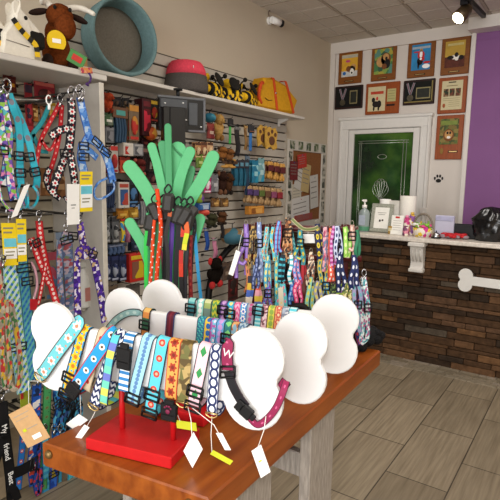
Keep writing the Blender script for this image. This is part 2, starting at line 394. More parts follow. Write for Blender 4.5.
mxx = (gx0+gx1)/2
for sx in (-1, 1):                              # leaded flower ornament in the middle of the glass
    for a in (20, 50, 80): 
        ar = math.radians(a); ctr = V((mxx+sx*.06*math.cos(ar), YB-.026, 1.42+.10*math.sin(ar)))
        cm.tube(catmull([V((mxx, YB-.026, 1.34)), ctr+V((sx*.03, 0, -.02)), ctr+V((sx*.02, 0, .05)), ctr+V((-sx*.02, 0, .03)), V((mxx, YB-.026, 1.34))], 4), .004, 5)
    cm.tube(catmull([V((mxx, YB-.026, 1.30)), V((mxx+sx*.10, YB-.026, 1.22)), V((mxx+sx*.04, YB-.026, 1.08))], 6), .004, 5)
cm.tube(circ3 := [V((mxx+.05*math.cos(t*PI/8), YB-.026, 1.82+.025*math.sin(t*PI/8))) for t in range(16)], .004, 5, True)
cm.build('leaded_pattern', LEAD, dob)
# paw print and wall plate
mb = MB(); pp = Plane((0, YB-.001, 0), 0); c = pp.px(438.5, 180.5); P = pp.uz(c); ds = .007
mb.prism(circ(P[0], P[1]-.002, .027, .02)+[], V((0, YB-.004, 0)), (1, 0, 0), (0, 0, 1), .004)
for dx, dz, rx in ((-.038, .022, .009), (-.014, .046, .01), (.014, .046, .01), (.038, .022, .009)):
    mb.prism(circ(P[0]+dx, P[1]+dz, rx, .017), V((0, YB-.004, 0)), (1, 0, 0), (0, 0, 1), .004)
tag(mb.build('paw_print', mat('#15110f', .6), loc=c), 'black paw print mark on the pale wall right of the door', 'paw print')
c = pp.px(425, 211.5)+V((0, -.062, 0))
tag(MB().rbox(c+V((0, -.006, 0)), (.08, .012, .08), r=.004).rbox(c+V((0, -.014, 0)), (.02, .008, .03), r=.002).build('wall_plate', TRIM, loc=c), 'small white switch plate on the door trim above the basket', 'switch')
# ------------------------------------------------------------------ service counter
CT = 1.088
random.seed(11); STN = [mat(c, .8, noise=.3, scale=25, bump=.6, spec=.15) for c in ('#4a3524', '#5a4230', '#37291e', '#614630', '#33281f', '#50463b', '#6a4c32')]
ct = thing('service_counter', 'service counter clad in brown stacked stone', 'counter', (-.0, YC+.2, 0))
mb = MB(); z = 0.0
while z < CT-.04:
    h = random.choice((.03, .045, .06, .06)); h = min(h, CT-.035-z)
    x = XW+.045
    while x < XR-.5:
        w = random.uniform(.12, .42); d = random.uniform(.0, .022)
        mb.rbox((x+w/2, YC+.04-d/2, z+h/2), (w-.003, .08+d, h-.003), r=.005, mi=random.choices(range(7), (4, 4, 3, 2, 2, 2, 1.3))[0]); x += w
    z += h
mb.build('stone_front', STN, ct)
MB().box((-.255, YC+.2, .5), (4.69, .24, 1.0)).build('body', mat('#3a3028', .8), ct)
# scrolled bracket under the ledge
bk = MB(); xb = -1.195
prof = [(0, 0), (.10, 0), (.10, -.03), (.085, -.045), (.075, -.10), (.045, -.17), (.05, -.205), (.065, -.225), (.05, -.25), (.02, -.262), (0, -.262)]
bk.prism([(a, b_) for a, b_ in prof][::-1], V((xb, YC-.019, CT-.037)), (0, -1, 0), (0, 0, 1), .105)
bk.rbox((xb, YC-.078, CT-.054), (.135, .11, .03), r=.004)
for k in (-1, 0, 1): bk.tube([(xb+k*.03, YC-.019-.086, CT-.09), (xb+k*.03, YC-.019-.078, CT-.135), (xb+k*.03, YC-.019-.048, CT-.2)], .008, 6)
bk.rbox((xb, YC-.066, CT-.275), (.12, .08, .03), r=.006)
tag(bk.build('corbel', mat('#d5d1cb', .5, noise=.03), loc=(xb, YC-.02, CT-.2)), 'white scrolled bracket under the ledge of the stone counter', 'bracket')
tag(MB().rbox((-.255, YC+.085, CT-.0175), (4.69, .38, .035), r=.006).build('countertop', mat('#d2cac0', .35, noise=.15, scale=40), loc=(-.28, YC+.1, CT-.0175)), 'pale stone ledge running along the top of the service counter', 'countertop')
def bone_poly(L, hz, r, sh, n=14):              # dog-bone outline, length L, overall height hz, lobe radius r, shaft half height sh
    cx = L/2-r; cz = hz/2-r; out = []
    a_in = math.degrees(math.asin(min(1, cz/r))) if cz < r else 90
    s0 = math.degrees(math.asin(max(-1, min(1, (cz-sh)/r))))
    lo = []; a0 = -180-s0 if sh < cz else -180+math.degrees(math.asin(min(1, (sh-cz)/r))); a1 = a_in
    for k in range(n+1): a = math.radians(a0+(a1-a0)*k/n); lo.append((cx+r*math.cos(a), -cz+r*math.sin(a)))
    hi = [(x, -z) for x, z in reversed(lo)]
    right = [q for q in lo+hi if abs(q[1]) > .06*hz or q[0] < cx]; k_ = next(i for i, q in enumerate(right) if q[1] > 0 and q[0] > cx) if cz < r else 0
    if cz < r: xp = cx+math.sqrt(r*r-cz*cz); right[k_:k_] = [(xp+.06*r, -.03*hz), (xp+.06*r, .03*hz)]
    left = [(-x, -z) for x, z in right]
    return right+left
c = ony(462, 280, YC)
bs = MB(); bo = V((ony(459, 280, YC).x+.31, YC-.032, .768)); bs.prism(bone_poly(.62, .19, .055, .036, 10), bo, (1, 0, -.012), (0, 0, 1), .02, bev=.003)
tag(bs.build('bone_sign', mat('#dcdad6', .5, noise=.02), loc=bo), 'white bone-shaped board fixed to the stone counter front', 'sign')
# ------------------------------------------------------------------ track light and camera
tp = onz(466, -3, ZC-.02); te = onz(484, 16, ZC-.02)
tl = thing('track_light', 'dark track light with one lit lamp on the ceiling', 'light', (tp.x, tp.y, ZC))
d = (te-tp); d = V((d.x, d.y, 0)).normalized()
MB().box(V((te.x, te.y, ZC-.02))-d*.5, (1.0, .035, .035), R=frame(d, (-d.y, d.x, 0))).build('track', DKMETAL, tl)
lp = onz(466, 16, ZC-.17); hd = (onz(461, 19, ZC-.24)-lp)
aim = V((-.38, -.62, -.68)).normalized(); hc = ony(464, 12, 4.75)
MB().cyl(hc-aim*.07, hc-aim*.03, .035, .055, 20).cyl(hc-aim*.03, hc+aim*.085, .055, .06, 20).tube([hc-aim*.02+V((0, 0, .05)), V((hc.x, hc.y, ZC-.03))], .012, 8).build('lamp_head', mat('#5a4a36', .4, metal=.5, noise=.05), tl)
MB().cyl(hc+aim*.075, hc+aim*.088, .05, .05, 20).build('bulb', mat('#fff0c8', .5, noise=0, emit=12), tl)
MB().box((hc.x, hc.y, ZC-.03), (.06, .06, .05)).build('adapter', DKMETAL, tl)
SPOT = (hc+aim*.1, aim)
cp = onx(268.5, 21, XW)
sc = thing('security_camera', 'small white security camera high on the left wall', 'security camera', cp)
R = frame((.0, 1, 0), (0, 0, 1)); ca = cp+V((.06, .0, -.005)); cd = V((.35, .93, -.12)).normalized()
MB().cyl(cp, cp+V((.02, 0, 0)), .035, .035, 16).tube([cp+V((.015, 0, 0)), cp+V((.05, .0, -.01)), ca], .012, 8).build('mount', WHITE, sc)
MB().cyl(ca-cd*.03, ca+cd*.075, .03, .032, 18).build('housing', WHITE, sc)
MB().cyl(ca+cd*.072, ca+cd*.10, .033, .033, 18).build('lens', BLACK, sc)
MB().tube(catmull([cp+V((.01, .0, .02)), cp+V((.012, -.02, .07)), cp+V((.012, .01, .10)), V((cp.x+.012, cp.y, ZC))], 5), .005, 6).build('cable', mat('#5a4a3c', .6), sc)
# ================================================================== TABLE, BONE STANDS, COLLARS
TZ = .78
tc_ = [onz(42.5, 441.8, TZ), V((-.706, .872, TZ)), V((-.752, 2.17, TZ)), V((-1.30, 2.13, TZ))]
t = thing('display_table', 'orange-brown wooden table with whitewashed plank legs holding the bone stands', 'table', (-1.0, 1.5, 0))
def table_wood():
    m, nt, b = newmat('stained_pine'); g = NG(nt); b.inputs['Roughness'].default_value = .28; b.inputs['Specular IOR Level'].default_value = .35
    tc = g.n('ShaderNodeTexCoord'); mp = g.n('ShaderNodeMapping'); mp.inputs['Scale'].default_value = (28, 1.6, 20); g.link(tc.outputs['Object'], mp.inputs[0])
    nz = g.n('ShaderNodeTexNoise'); nz.inputs['Scale'].default_value = 1; nz.inputs['Detail'].default_value = 5; g.link(mp.outputs[0], nz.inputs['Vector'])
    rp = g.n('ShaderNodeValToRGB'); e = rp.color_ramp.elements; e[0].position = .3; e[0].color = lin('#7c3a12'); e[1].position = .7; e[1].color = lin('#a4581f')
    g.link(nz.outputs[0], rp.inputs[0]); g.link(rp.outputs[0], b.inputs['Base Color']); return m
TT = .075
poly = [(p.x, p.y) for p in tc_]
MB().prism(poly, (0, 0, TZ-TT/2), (1, 0, 0), (0, 1, 0), TT, bev=.006).build('tabletop', table_wood(), t)
WWD = mat('#a39a90', .85, noise=.22, scale=14, bump=.4, stretch=(8, 8, 1.2))
def plank(a, b, w, th, wdir):
    a, b = V(a), V(b); mb = MB(); d = (b-a).normalized(); R = frame(wdir, d); mb.rbox((a+b)/2, (w, (b-a).length, th), R=R, r=.004); return mb
zt = TZ-TT-.002
for sx, xx in ((1, -.79), (-1, -1.235)):
    plank((xx, 1.63, .002), (xx, 1.63, zt), .20, .045, (0, 1, 0)).build('leg', WWD, t)
    plank((xx, 1.07, .012), (xx, 1.27, zt-.01), .19, .045, (0, 1, 0)).build('leg', WWD, t)
MB().rbox((-1.01, 1.63, .45), (.40, .04, .10)).build('stretcher', WWD, t)
fd = (tc_[1]-tc_[0]).normalized(); fn = V((fd.y, -fd.x, 0))
for k in (.045, .90):
    bp_ = tc_[0].lerp(tc_[1], k)+fn*.0+V((0, 0, -.032)); MB().lathe([(.001, .010), (.009, .0085), (.013, .004), (.014, 0)][::-1], bp_, R=frame(fd, (0, 0, 1)), n=18).build('bolt_head', mat('#8a6f45', .4, metal=.7, noise=.25, scale=60), t)
# --- bone stands -------------------------------------------------------------
BL, BH, BT, BZ = .805, .277, .022, 1.033
B_ANG = 14.0
STANDS = [((-1.006, .958), 14.3), ((-.99, 1.197), 9.0), ((-1.0, 1.425), 17.0)]
RED = mat('#c41a1e', .4, noise=.05); BONEW = mat('#ebebeb', .5, noise=.01)
PL = []
bl = ['large white bone-shaped board on a red stand, nearest on the table', 'large white bone-shaped board behind the nearest one, middle of three', 'large white bone-shaped board farthest back on the table, by the harness rack']
for i, ((x, y), an) in enumerate(STANDS):
    pl = Plane((x, y, 0), an); PL.append(pl); R = frame(pl.u, -pl.n)
    s = thing('bone_stand', bl[i], 'display stand', (x, y, TZ), 'white bone stands for collars')
    if i: pz = BZ
    MB().rbox(V((x, y, TZ+.0185))+pl.u*(-.012 if i == 0 else -.06), (.275, .175, .034) if i == 0 else (.20, .15, .034), R=R, r=.003).build('base', RED, s)
    for k in ((-.085, .085) if i == 0 else (-.12, 0.0)): MB().cyl(pl.at(k, TZ+.034), pl.at(k, BZ-.07), .0085, n=14).build('post', RED, s)
    MB().prism(bone_poly(BL+.006, BH, .082, .073, 16), pl.at(0, BZ), pl.u, (0, 0, 1), BT, bev=.004).build('bone_board', BONEW, s)
SHT = BZ+.073                                   # top edge of a bone's shaft
def loop_collar(pl, name, label, m, top, bot, w=.036, group='dog collars on the bone stands', lift=0):
    """collar hung over a board: top / bot are points (u, z) of its front run; returns (thing, bottom point)"""
    (u0, z0), (u1, z1) = top, bot
    d = V((u1-u0, z1-z0)); L = d.length; wx = V((-d.y/L, d.x/L)); wd = pl.u*wx.x+V((0, 0, 1))*wx.y
    h = BT/2+.004; e_ = lift
    def P(f, off): return pl.at(u0+(u1-u0)*f, z0+(z1-z0)*f, off)
    path = [P(-.02, 0), P(.0, h*.75), P(.05, h+.002+e_*.3), P(.3, h+.006+e_), P(.6, h+.012+e_), P(.85, h+.016+e_), P(.97, h+.010+e_), P(1.0, 0), P(.97, -h-.006), P(.8, -h-.012), P(.4, -h-.004), P(.06, -h-.001), P(.0, -h*.75)]
    c = thing(name, label, 'dog collar', pl.at(u1, z1-.01), group)
    MB().ribbon(catmull(path, 4, True), wd, w, .0026, True).build('strap', m, c)
    return c, wd, P
def slide(c, ctr, wd, ud, w, mm=BLACK, name='slide', h=.03):
    nn = V(wd).cross(V(ud)).normalized(); mb = MB(); R = frame(wd, ud); ww = w/2+.004; hh = h/2
    for a, b in (((-ww, -hh), (ww, -hh)), ((ww, -hh), (ww, hh)), ((ww, hh), (-ww, hh)), ((-ww, hh), (-ww, -hh))):
        mb.tube([ctr+V(wd)*a[0]+V(ud)*a[1], ctr+V(wd)*b[0]+V(ud)*b[1]], .0032, 6)
    mb.tube([ctr-V(wd)*ww, ctr+V(wd)*ww], .0028, 6)
    return mb.build(name, mm, c)
def buckle(c, ctr, wd, ud, w, h=.05, mm=BLACK):
    R = frame(wd, ud); nn = R.col[2]; mb = MB()
    mb.rbox(ctr, (w+.008, h*.55, .012), R=R, r=.003).rbox(ctr-V(ud)*h*.42, (w+.004, h*.3, .009), R=R, r=.002)
    for sx in (-1, 1): mb.rbox(ctr+V(wd)*sx*(w/2-.001)-V(ud)*h*.2, (.007, h*.5, .01), R=R, r=.002)
    mb.rbox(ctr+V(ud)*h*.33, (w*.7, h*.25, .008), R=R, r=.002)
    return mb.build('buckle', mm, c)
def dring(c, ctr, wd, ud, r, mm=GOLD, name='d_ring'):
    P = [ctr+V(wd)*(r*math.cos(a*PI/8))+V(ud)*(-r*.75*math.sin(a*PI/8)) for a in range(0, 9)]
    return MB().tube(P, .0021, 6, True).build(name, mm, c)
def card(c, name, tl, tr, bl_, m, nrm, th=.0012, string=None, smat=PAPER, label=None, hole=True, lines=None):
    tl, tr, bl_ = V(tl), V(tr), V(bl_); br = tr+bl_-tl; n = (tr-tl).cross(bl_-tl).normalized()*(-1)
    mb = MB(); vs = [p+n*s*th/2 for s in (1, -1) for p in (tl, tr, br, bl_)]
    mb.add(vs, [(0, 3, 2, 1), (4, 5, 6, 7), (0, 1, 5, 4), (1, 2, 6, 5), (2, 3, 7, 6), (3, 0, 4, 7)])
    o = mb.build(name, m, c)
    if label: o['label'] = label
    if lines:
        up = n if n.dot(EYEP-tl) > 0 else -n
        for li, (u0, v0, u1, v1, lm) in enumerate(lines):
            A = lambda u, v: tl+(tr-tl)*u+(bl_-tl)*v+up*(th/2+.0006+li*.0004)
            vs = [A(u0, v0), A(u1, v0), A(u1, v1), A(u0, v1)]; vs += [v-up*.0005 for v in vs]
            q = MB(); q.add(vs, [(0, 1, 2, 3), (4, 7, 6, 5), (0, 4, 5, 1), (1, 5, 6, 2), (2, 6, 7, 3), (3, 7, 4, 0)]); q.build('printing', lm, o)
    if string:
        MB().tube([V(p) for p in string], .0011, 5).build('string', smat, c)
    return o
F = PL[0]; HF = BT/2+.012
def uz(x, y, pl=F, off=HF): return pl.uz(pl.px(x, y, off))
S1 = [ # label, strap, top px, bottom px, width, hardware
 ('sunflower', 'dark-edged collar of yellow sunflowers on blue, left on the nearest bone', strap('#3e9fd0', '#152238', 'flower', '#f3c51f', '#c87a12', .030, .40, w=.036), (84, 331), (67, 395), .036, 'slide'),
 ('beige', 'beige collar with red lettering beside the sunflower collar', strap('#cdbb9c', '#8a7a62', 'dots', '#b5392c', None, .07, .16), (103, 333), (87, 392), .03, None),
 ('greek', 'navy and white greek-key patterned collar with gold ring, nearest bone', strap('#eceef2', '#1c2a5a', 'zig', '#1c2a5a', None, .020, .5, ew=.07), (121, 345), (97, 407), .035, 'ring'),
 ('dogs', 'bright blue collar with small dogs and a red edge, nearest bone', strap('#1f9ad6', '#c01830', 'dots', '#f2efe8', '#5b3a20', .045, .24, ew=.07), (113, 332), (76, 390), .040, 'buckle'),
 ('patch', 'aqua and lime patchwork collar left of the blue-striped buckle collar', strap('#57bfc9', '#15314f', 'blocks', cols=('#58c2cc', '#b7cf3c', '#6fd0b8', '#d9dc5f', '#6b78c8'), period=.022), (117.5, 339), (109, 403), .029, None),
 ('stripe', 'blue and white striped collar with big black buckle on the nearest bone', strap('#2d7fc0', '#101820', 'stripes', '#eef4f6', None, .018, .5, ew=.06), (130, 339), (126, 392), .036, 'bigbuckle'),
 ('lightblue', 'pale blue collar with tiny dots, middle of the nearest bone', strap('#9fd4e3', '#1f3350', 'dots', '#5b86b8', None, .012, .16, ew=.06), (148, 341), (133, 404), .037, 'slidelow'),
 ('crab', 'aqua collar printed with red crabs, middle of the nearest bone', strap('#5cc8da', '#12263a', 'dots', '#d0402f', '#f0b090', .045, .26, ew=.07), (163, 343), (151, 414), .038, 'slide'),
 ('paw', 'orange collar with red-brown paw prints and a black buckle below', strap('#e0a24e', '#c2452a', 'flower', '#a8381f', '#7c2414', .034, .3, ew=.07), (175, 345), (172, 400), .037, 'pawbuckle'),
 ('camo', 'brown camouflage collar right of the orange paw collar', strap('#8a7442', None, 'cells', cols=('#8a7442', '#5b4a28', '#b69c63', '#6c6a3a'), period=.018), (187, 346), (184, 405), .034, 'ring'),
 ('gator', 'pale pink collar with green alligators between camouflage and navy collars', strap('#f3c6d2', '#1d2c2a', 'diamond', '#2f8f4a', None, .06, .26, ew=.08), (205, 348), (194, 407), .037, 'slide'),
 ('rings', 'navy collar with white circles beside the right bone end', strap('#eef0f4', '#1b2a5c', 'ring', '#1b2a5c', None, .024, .33, ew=.07), (216, 349), (213, 416), .031, 'ring'),
]
TAGW = mat('#f5f4f0', .7, noise=.02); INK = mat('#9a9a96', .8, noise=0); KRAFT = mat('#c9a171', .8, noise=.06, scale=60); LIME = mat('#c8cf2c', .6, noise=.05)
coll = {}
for k, lab, m, tp_, bt, w, hw in S1:
    a = uz(*tp_, off=.015); b = uz(*bt); a = (a[0], SHT+.003)
    lf = {'dogs': .010, 'greek': .012, 'stripe': .006, 'patch': .020}.get(k, 0); c, wd, P = loop_collar(F, 'dog_collar', lab, m, a, b, w, lift=lf); coll[k] = c
    ud = (P(0, 0)-P(1, 0)).normalized(); hf = BT/2+.023+lf
    if hw == 'slide': slide(c, P(.72, hf), wd, ud, w)
    if hw == 'slidelow': slide(c, P(.9, hf), wd, ud, w)
    if hw == 'slide' and k in ('sunflower', 'crab', 'gator'): slide(c, P(.97, hf), wd, ud, w, name='slide', h=.026)
    if hw == 'ring': dring(c, P(.93, hf), wd, ud, w*.55)
    if hw == 'buckle': buckle(c, P(.93, hf), wd, ud, w)
    if hw == 'bigbuckle': buckle(c, P(.30, hf), wd, ud, w+.004, .075)
    if hw == 'pawbuckle':
        buckle(c, P(1.0, hf+.004)-ud*.02, wd, ud, w+.006, .06)
        q = P(1.0, hf+.0125)-ud*.018; mb = MB()
        for dx, dy, r in ((0, -.006, .007), (-.009, .005, .0032), (-.003, .009, .0034), (.004, .009, .0034), (.009, .004, .0032)): mb.ell(q+V(wd)*dx+V(ud)*dy, (r, r, .0015), R=frame(wd, ud), n=10, m=6)
        mb.build('paw_emblem', mat('#7c2548', .5), c)
# teal flower collar draped over the left bone end
def px_strap(pl, name, pts, m, parent, w, k=6, closed=False, t=.0026):
    P = [pl.px(x, y, o) for x, y, o in pts]; Q = catmull(P, k, closed); n = pl.n
    wd = []
    for i in range(len(Q)):
        a = Q[i-1] if (i or closed) else Q[i]; b = Q[(i+1) % len(Q)] if (closed or i < len(Q)-1) else Q[i]
        d = b-a; e = d-n*d.dot(n)
        if e.length < .35*d.length and wd: wd.append(wd[-1]); continue
        v = n.cross(e).normalized()
        if wd and v.dot(wd[-1]) < 0: v = -v
        wd.append(v)
    return MB().ribbon(Q, wd, w, t, closed).build(name, m, parent)
p0 = F.px(46, 370, .03)
c = thing('dog_collar', 'teal collar with white flowers draped diagonally over the left bone end', 'dog collar', p0, 'dog collars on the bone stands')
MT = strap('#6fcad3', '#4a4038', 'flower', '#f4f1ea', '#d98a6a', .050, .30, ew=.07, w=.042)
px_strap(F, 'strap', [(80, 321, 0), (77, 326, .018), (70, 336, .02), (60, 349, .021), (50, 363, .024), (43, 373, .022), (39, 375, .0), (46, 366, -.026), (60, 348, -.02), (74, 327, -.018)], MT, c, .042, 5, True)
ctr = F.px(40.5, 376, .02); wd = (F.px(48, 376, .02)-F.px(38, 369, .02)).normalized(); dring(c, ctr, wd, F.n.cross(wd)*1, .024, GOLD)
kr = card(c, 'price_tag', F.px(8.5, 414.5, .05), F.px(30, 403, .05), F.px(28, 448, .05), KRAFT, F.n, .0014, [F.px(41, 381, .03), F.px(28.5, 381, .035), F.px(28.8, 406, .05)], label='brown kraft paper tag on a white string',
          lines=[(.12, .14, .8, .155, INK), (.12, .26, .7, .27, INK), (.2, .52, .34, .6, LIME), (.4, .55, .85, .565, INK), (.42, .76, .78, .88, TAGW)])
# burgundy collar hung around the right bone end
c = thing('dog_collar', 'burgundy collar lettered W hanging round the right bone end', 'dog collar', F.px(255, 420, .03), 'dog collars on the bone stands')
MW = strap('#8e1f4c', '#3c1024', 'dots', '#c95a86', None, .03, .12, ew=.08)
px_strap(F, 'strap', [(229, 341, 0), (228, 345, .02), (227, 356, .021), (228, 370, .022)], MW, c, .034)
px_strap(F, 'black_strap', [(228, 371, .022), (233, 386, .023), (240, 399, .022), (246, 407, .022)], strap('#17161b', '#2b1a24', 'plain'), c, .026)
px_strap(F, 'strap', [(249, 417, .022), (257, 424.5, .022), (266, 420, .021), (276, 408, .02), (283, 392, .017), (286.5, 381, 0)], MW, c, .019)
px_strap(F, 'back_strap', [(286.5, 381, 0), (272, 400, -.022), (255, 412, -.026), (238, 385, -.026), (231, 345, -.02), (229, 341, 0)], MW, c, .028)
wd = (F.px(252, 414, .025)-F.px(240, 403, .025)).normalized(); buckle(c, F.px(246.5, 412, .026), F.n.cross(wd), wd, .026, .06)
wdd = (F.px(232, 372, 0)-F.px(224, 372, 0)).normalized(); slide(c, F.px(227.5, 372, .026), wdd, V((0, 0, 1)), .034)
text_mb('W', F.px(228, 354, .0245), (F.u*.97-V((0, 0, .22))), (F.u*.22+V((0, 0, .97))), .030, .0008).build('lettering', mat('#f0e6e6', .6, noise=0), c)
# paper tags on strings
card(coll['gator'], 'price_tag', F.px(183.5, 451, .075), F.px(193.5, 432, .075), F.px(192.5, 468, .075), TAGW, F.n, .0012, [F.px(188, 407, .035), F.px(191, 420, .055), F.px(192, 437, .075)])
card(c, 'price_tag', F.px(251.5, 451, .05), F.px(261, 444.5, .05), F.px(261, 478, .05), TAGW, F.n, .0012, [F.px(266, 416, .026), F.px(264, 430, .04), F.px(257, 450, .05)], lines=[(.3, .45, .6, .5, LIME)])
card(coll['rings'], 'price_tag', F.px(210, 454, .06), F.px(213, 450, .06), F.px(230, 465, .06), LIME, F.n, .0012, [F.px(212, 416, .03), F.px(211, 435, .05), F.px(212, 452, .06)], label='yellow-green paper strip tag')
card(coll['camo'], 'price_tag', F.px(216, 433, .055), F.px(222, 433, .055), F.px(225, 450, .055), TAGW, F.n, .0012, [F.px(186, 403, .03), F.px(214, 425, .05), F.px(219, 434, .055)])
card(coll['greek'], 'price_tag', F.px(84.5, 424.5, .03), F.px(89.5, 427.5, .03), F.px(70, 445, .05), TAGW, F.n, .0012, [F.px(96, 410, .03), F.px(92, 418, .03), F.px(87, 426, .03)])
card(coll['dogs'], 'price_tag', F.px(79, 414, -.02), F.px(88, 420, -.02), F.px(66, 424, -.02), TAGW, F.n, .0012, [F.px(80, 392, .02), F.px(81, 415, -.02)])
card(coll['paw'], 'price_tag', F.px(176, 420, .0), F.px(196, 423, .0), F.px(177, 428, .0), LIME, F.n, .0012, [F.px(173, 402, .0), F.px(180, 421, .0)], label='yellow-green paper tag')
# --- collars on the middle and back bones ---------------------------------------
def small(pl, lab, m, xt, yb_, xb=None, w=.032, hw=None, grp='dog collars on the bone stands', y=320):
    a = uz(xt, y, pl, .015); b = uz(xb or xt-3, yb_, pl, .02)
    c, wd, P = loop_collar(pl, 'dog_collar', lab, m, (a[0], SHT+.003), b, w, grp); ud = (P(0, 0)-P(1, 0)).normalized()
    if hw: slide(c, P(hw, BT/2+.016), wd, ud, w)
    return c
G = PL[1]; K = PL[2]
for lab, m, x, hw in (
 ('orange and teal collar with black slide, leftmost strap on the middle bone', strap('#d98a45', '#12161a', 'blocks', cols=('#d98a45', '#4fa7a8', '#e3b56a', '#3c6c50'), period=.02), 147, .22),
 ('dark red and blue striped collar alone on the middle bone shaft', strap('#5a1d2c', '#2c3c68', 'long', '#7a2434', None, .02, .12), 171, None),
 ('teal plaid collar left of the yellow-blue collar, middle bone', strap('#2f8d9a', '#16324a', 'argyle', '#5fc0b0', '#2b4f8a', .03), 202, None),
 ('yellow and blue blocked collar on the middle bone', strap('#e2c03a', '#23508f', 'dots', '#2b66b0', None, .022, .24), 209, None),
 ('purple-pink floral collar right of the yellow-blue collar, middle bone', strap('#b05aa8', '#5a3f8c', 'flower', '#6fc0dc', '#e8d8ee', .03, .3), 215, None),
 ('sky blue collar with lilac spots, middle bone, between purple and green-edged ones', strap('#6aa5d8', '#24447c', 'dots', '#c79ad8', None, .02, .25), 221, None),
 ('teal green diamond collar near the right end of the middle bone', strap('#2c7a7c', '#12303e', 'diamond', '#7fcf7a', None, .03, .35), 229, .3),
 ('copper patterned collar next to the right end of the middle bone', strap('#a5623c', '#3a2620', 'cells', cols=('#a5623c', '#d8a26b', '#50332a', '#7fa6b8'), period=.014), 236, None),
 ('silver blue collar with dark edge against the right end of the middle bone', strap('#a8bcc8', '#2a3850', 'zig', '#5a7a98', None, .018, .5), 243, None),
 ):
    small(G, lab, m, x, 372, x-3, .031, hw, y=325)
c = thing('dog_collar', 'grey-teal collar draped across the left end of the middle bone', 'dog collar', G.px(112, 322, .03), 'dog collars on the bone stands')
px_strap(G, 'strap', [(143, 317, 0), (139, 313, .018), (128, 313, .02), (117, 319, .021), (109, 328, .022), (106, 332, .0), (112, 328, -.024), (126, 316, -.02), (140, 316, -.018)], strap('#8fb8b8', '#2b3538', 'dots', '#b9d4d0', None, .03, .2, ew=.12), c, .026, 5, True)
for lab, m, x, hw in (
 ('pale teal collar with black slide, leftmost on the back bone', strap('#5fb0b4', '#10181c', 'blocks', cols=('#5fb0b4', '#8fd0cc', '#357a84'), period=.02), 192, .2),
 ('mint collar with white spots, second from the left on the back bone', strap('#8fd3c8', '#3f6f78', 'dots', '#f0f0ea', None, .02, .25), 201, None),
 ('lime and grey collar, third from the left on the back bone', strap('#a3b56a', '#4f5c48', 'blocks', cols=('#a3b56a', '#d3d6a0', '#6f8a80'), period=.02), 208, None),
 ('yellow-green collar just left of the dark-buckled collar, back bone', strap('#c8c43a', '#3c6a60', 'zig', '#5f9a4a', None, .022, .5), 216, None),
 ('black-framed violet collar with a dark buckle, back bone', strap('#6a4a8a', '#101014', 'dots', '#c79ad0', None, .02, .25), 224, .18),
 ('cyan collar with dark edge left of the pink one, back bone', strap('#38b4d6', '#14384c', 'dots', '#f2e28a', None, .025, .22), 231, .28),
 ('bright pink collar, back bone', strap('#e05a90', '#8a2250', 'zig', '#f2b0cc', None, .02, .5), 238, None),
 ('sky blue collar right of the bright pink one, back bone', strap('#4aa6dd', '#c2507a', 'flower', '#f4f0f0', '#4a6ad0', .025, .28), 244, None),
 ('lavender grey collar in the middle of the back bone', strap('#a7a4b6', '#56708a', 'dots', '#c05a8a', None, .018, .22), 251, None),
 ('turquoise plaid collar with a broad black slide, back bone', strap('#58bccb', '#0e1a22', 'stripes', '#b8e4e6', None, .014, .5, ew=.16), 259, .12),
 ('pale pink leopard collar right of the turquoise plaid one, back bone', strap('#e6b9c2', '#7c5a62', 'cells', cols=('#e6b9c2', '#8a5a62', '#f2d8dc', '#c98a98'), period=.010), 266, None),
 ('yellow collar with black edge, back bone', strap('#d9cf4c', '#2b2b22', 'dots', '#8fae4a', None, .02, .25), 272, None),
 ('peach orange collar right of the yellow one, back bone', strap('#e49a6a', '#7a4638', 'flower', '#d05a4a', '#f2d8b0', .025, .3), 279, None),
 ('white and grey patterned collar near the right end of the back bone', strap('#c9ccd2', '#6a6f7c', 'cells', cols=('#c9ccd2', '#7f889a', '#e8e8ec', '#a8b6c8'), period=.010), 286, None),
 ('bright aqua collar against the right end of the back bone', strap('#62cfe0', '#2a6a80', 'stripes', '#d8f2f2', None, .02, .5), 293, None),
 ):
    small(K, lab, m, x, 338, x-2, .030, hw, y=305+(x-192)*.13)
# black fluffy toy lying by the right end of the bones
ft = onz(366, 346, TZ); mb = MB(); random.seed(5)
for k in range(26):
    p = ft+V((random.uniform(-.06, .045), random.uniform(-.10, .10), random.uniform(.02, .07))); r = random.uniform(.018, .032); mb.ell(p, (r, r*1.2, r*.9), n=9, m=6)
mb.ell(ft+V((0, 0, .045)), (.05, .09, .045))
tag(mb.build('fluffy_toy', mat('#131214', .95, noise=.4, scale=120, bump=1), loc=ft), 'black fluffy toy lying on the far right table corner', 'toy')
# ================================================================== LEFT WALL FIXTURES
SLATW = mat('#b9b3a8', .6, noise=.03); GROOVE = mat('#4b443c', .8, noise=.1); LAM = mat('#cfcac2', .45, noise=.02); LAMD = mat('#b9b2a6', .5, noise=.04)
XS = XW+.035                                    # face of the slatwall
def slatwall(name, label, y0, y1, z0, z1, m, pitch=.082):
    mb = MB(); mb.box((XW+.007, (y0+y1)/2, (z0+z1)/2), (.01, y1-y0, z1-z0), mi=1); z = z0
    while z < z1-.01:
        h = min(pitch-.012, z1-z); mb.rbox((XW+.024, (y0+y1)/2, z+h/2), (.022, y1-y0, h), r=.003); z += pitch
    return tag(mb.build(name, [m, GROOVE], loc=(XW+.02, (y0+y1)/2, z0)), label, 'wall panel')
ze = onx(254, 80.6, XW).z
slatwall('slatwall_panel', 'long grooved white slatwall panel holding the hanging toys under the far shelf', 1.83, 4.47, .05, 2.43, SLATW)
slatwall('slatwall_panel', 'grooved panel behind the hanging harnesses inside the near shelf unit', .75, 1.79, .10, 2.0, mat('#b4a892', .7, noise=.05))
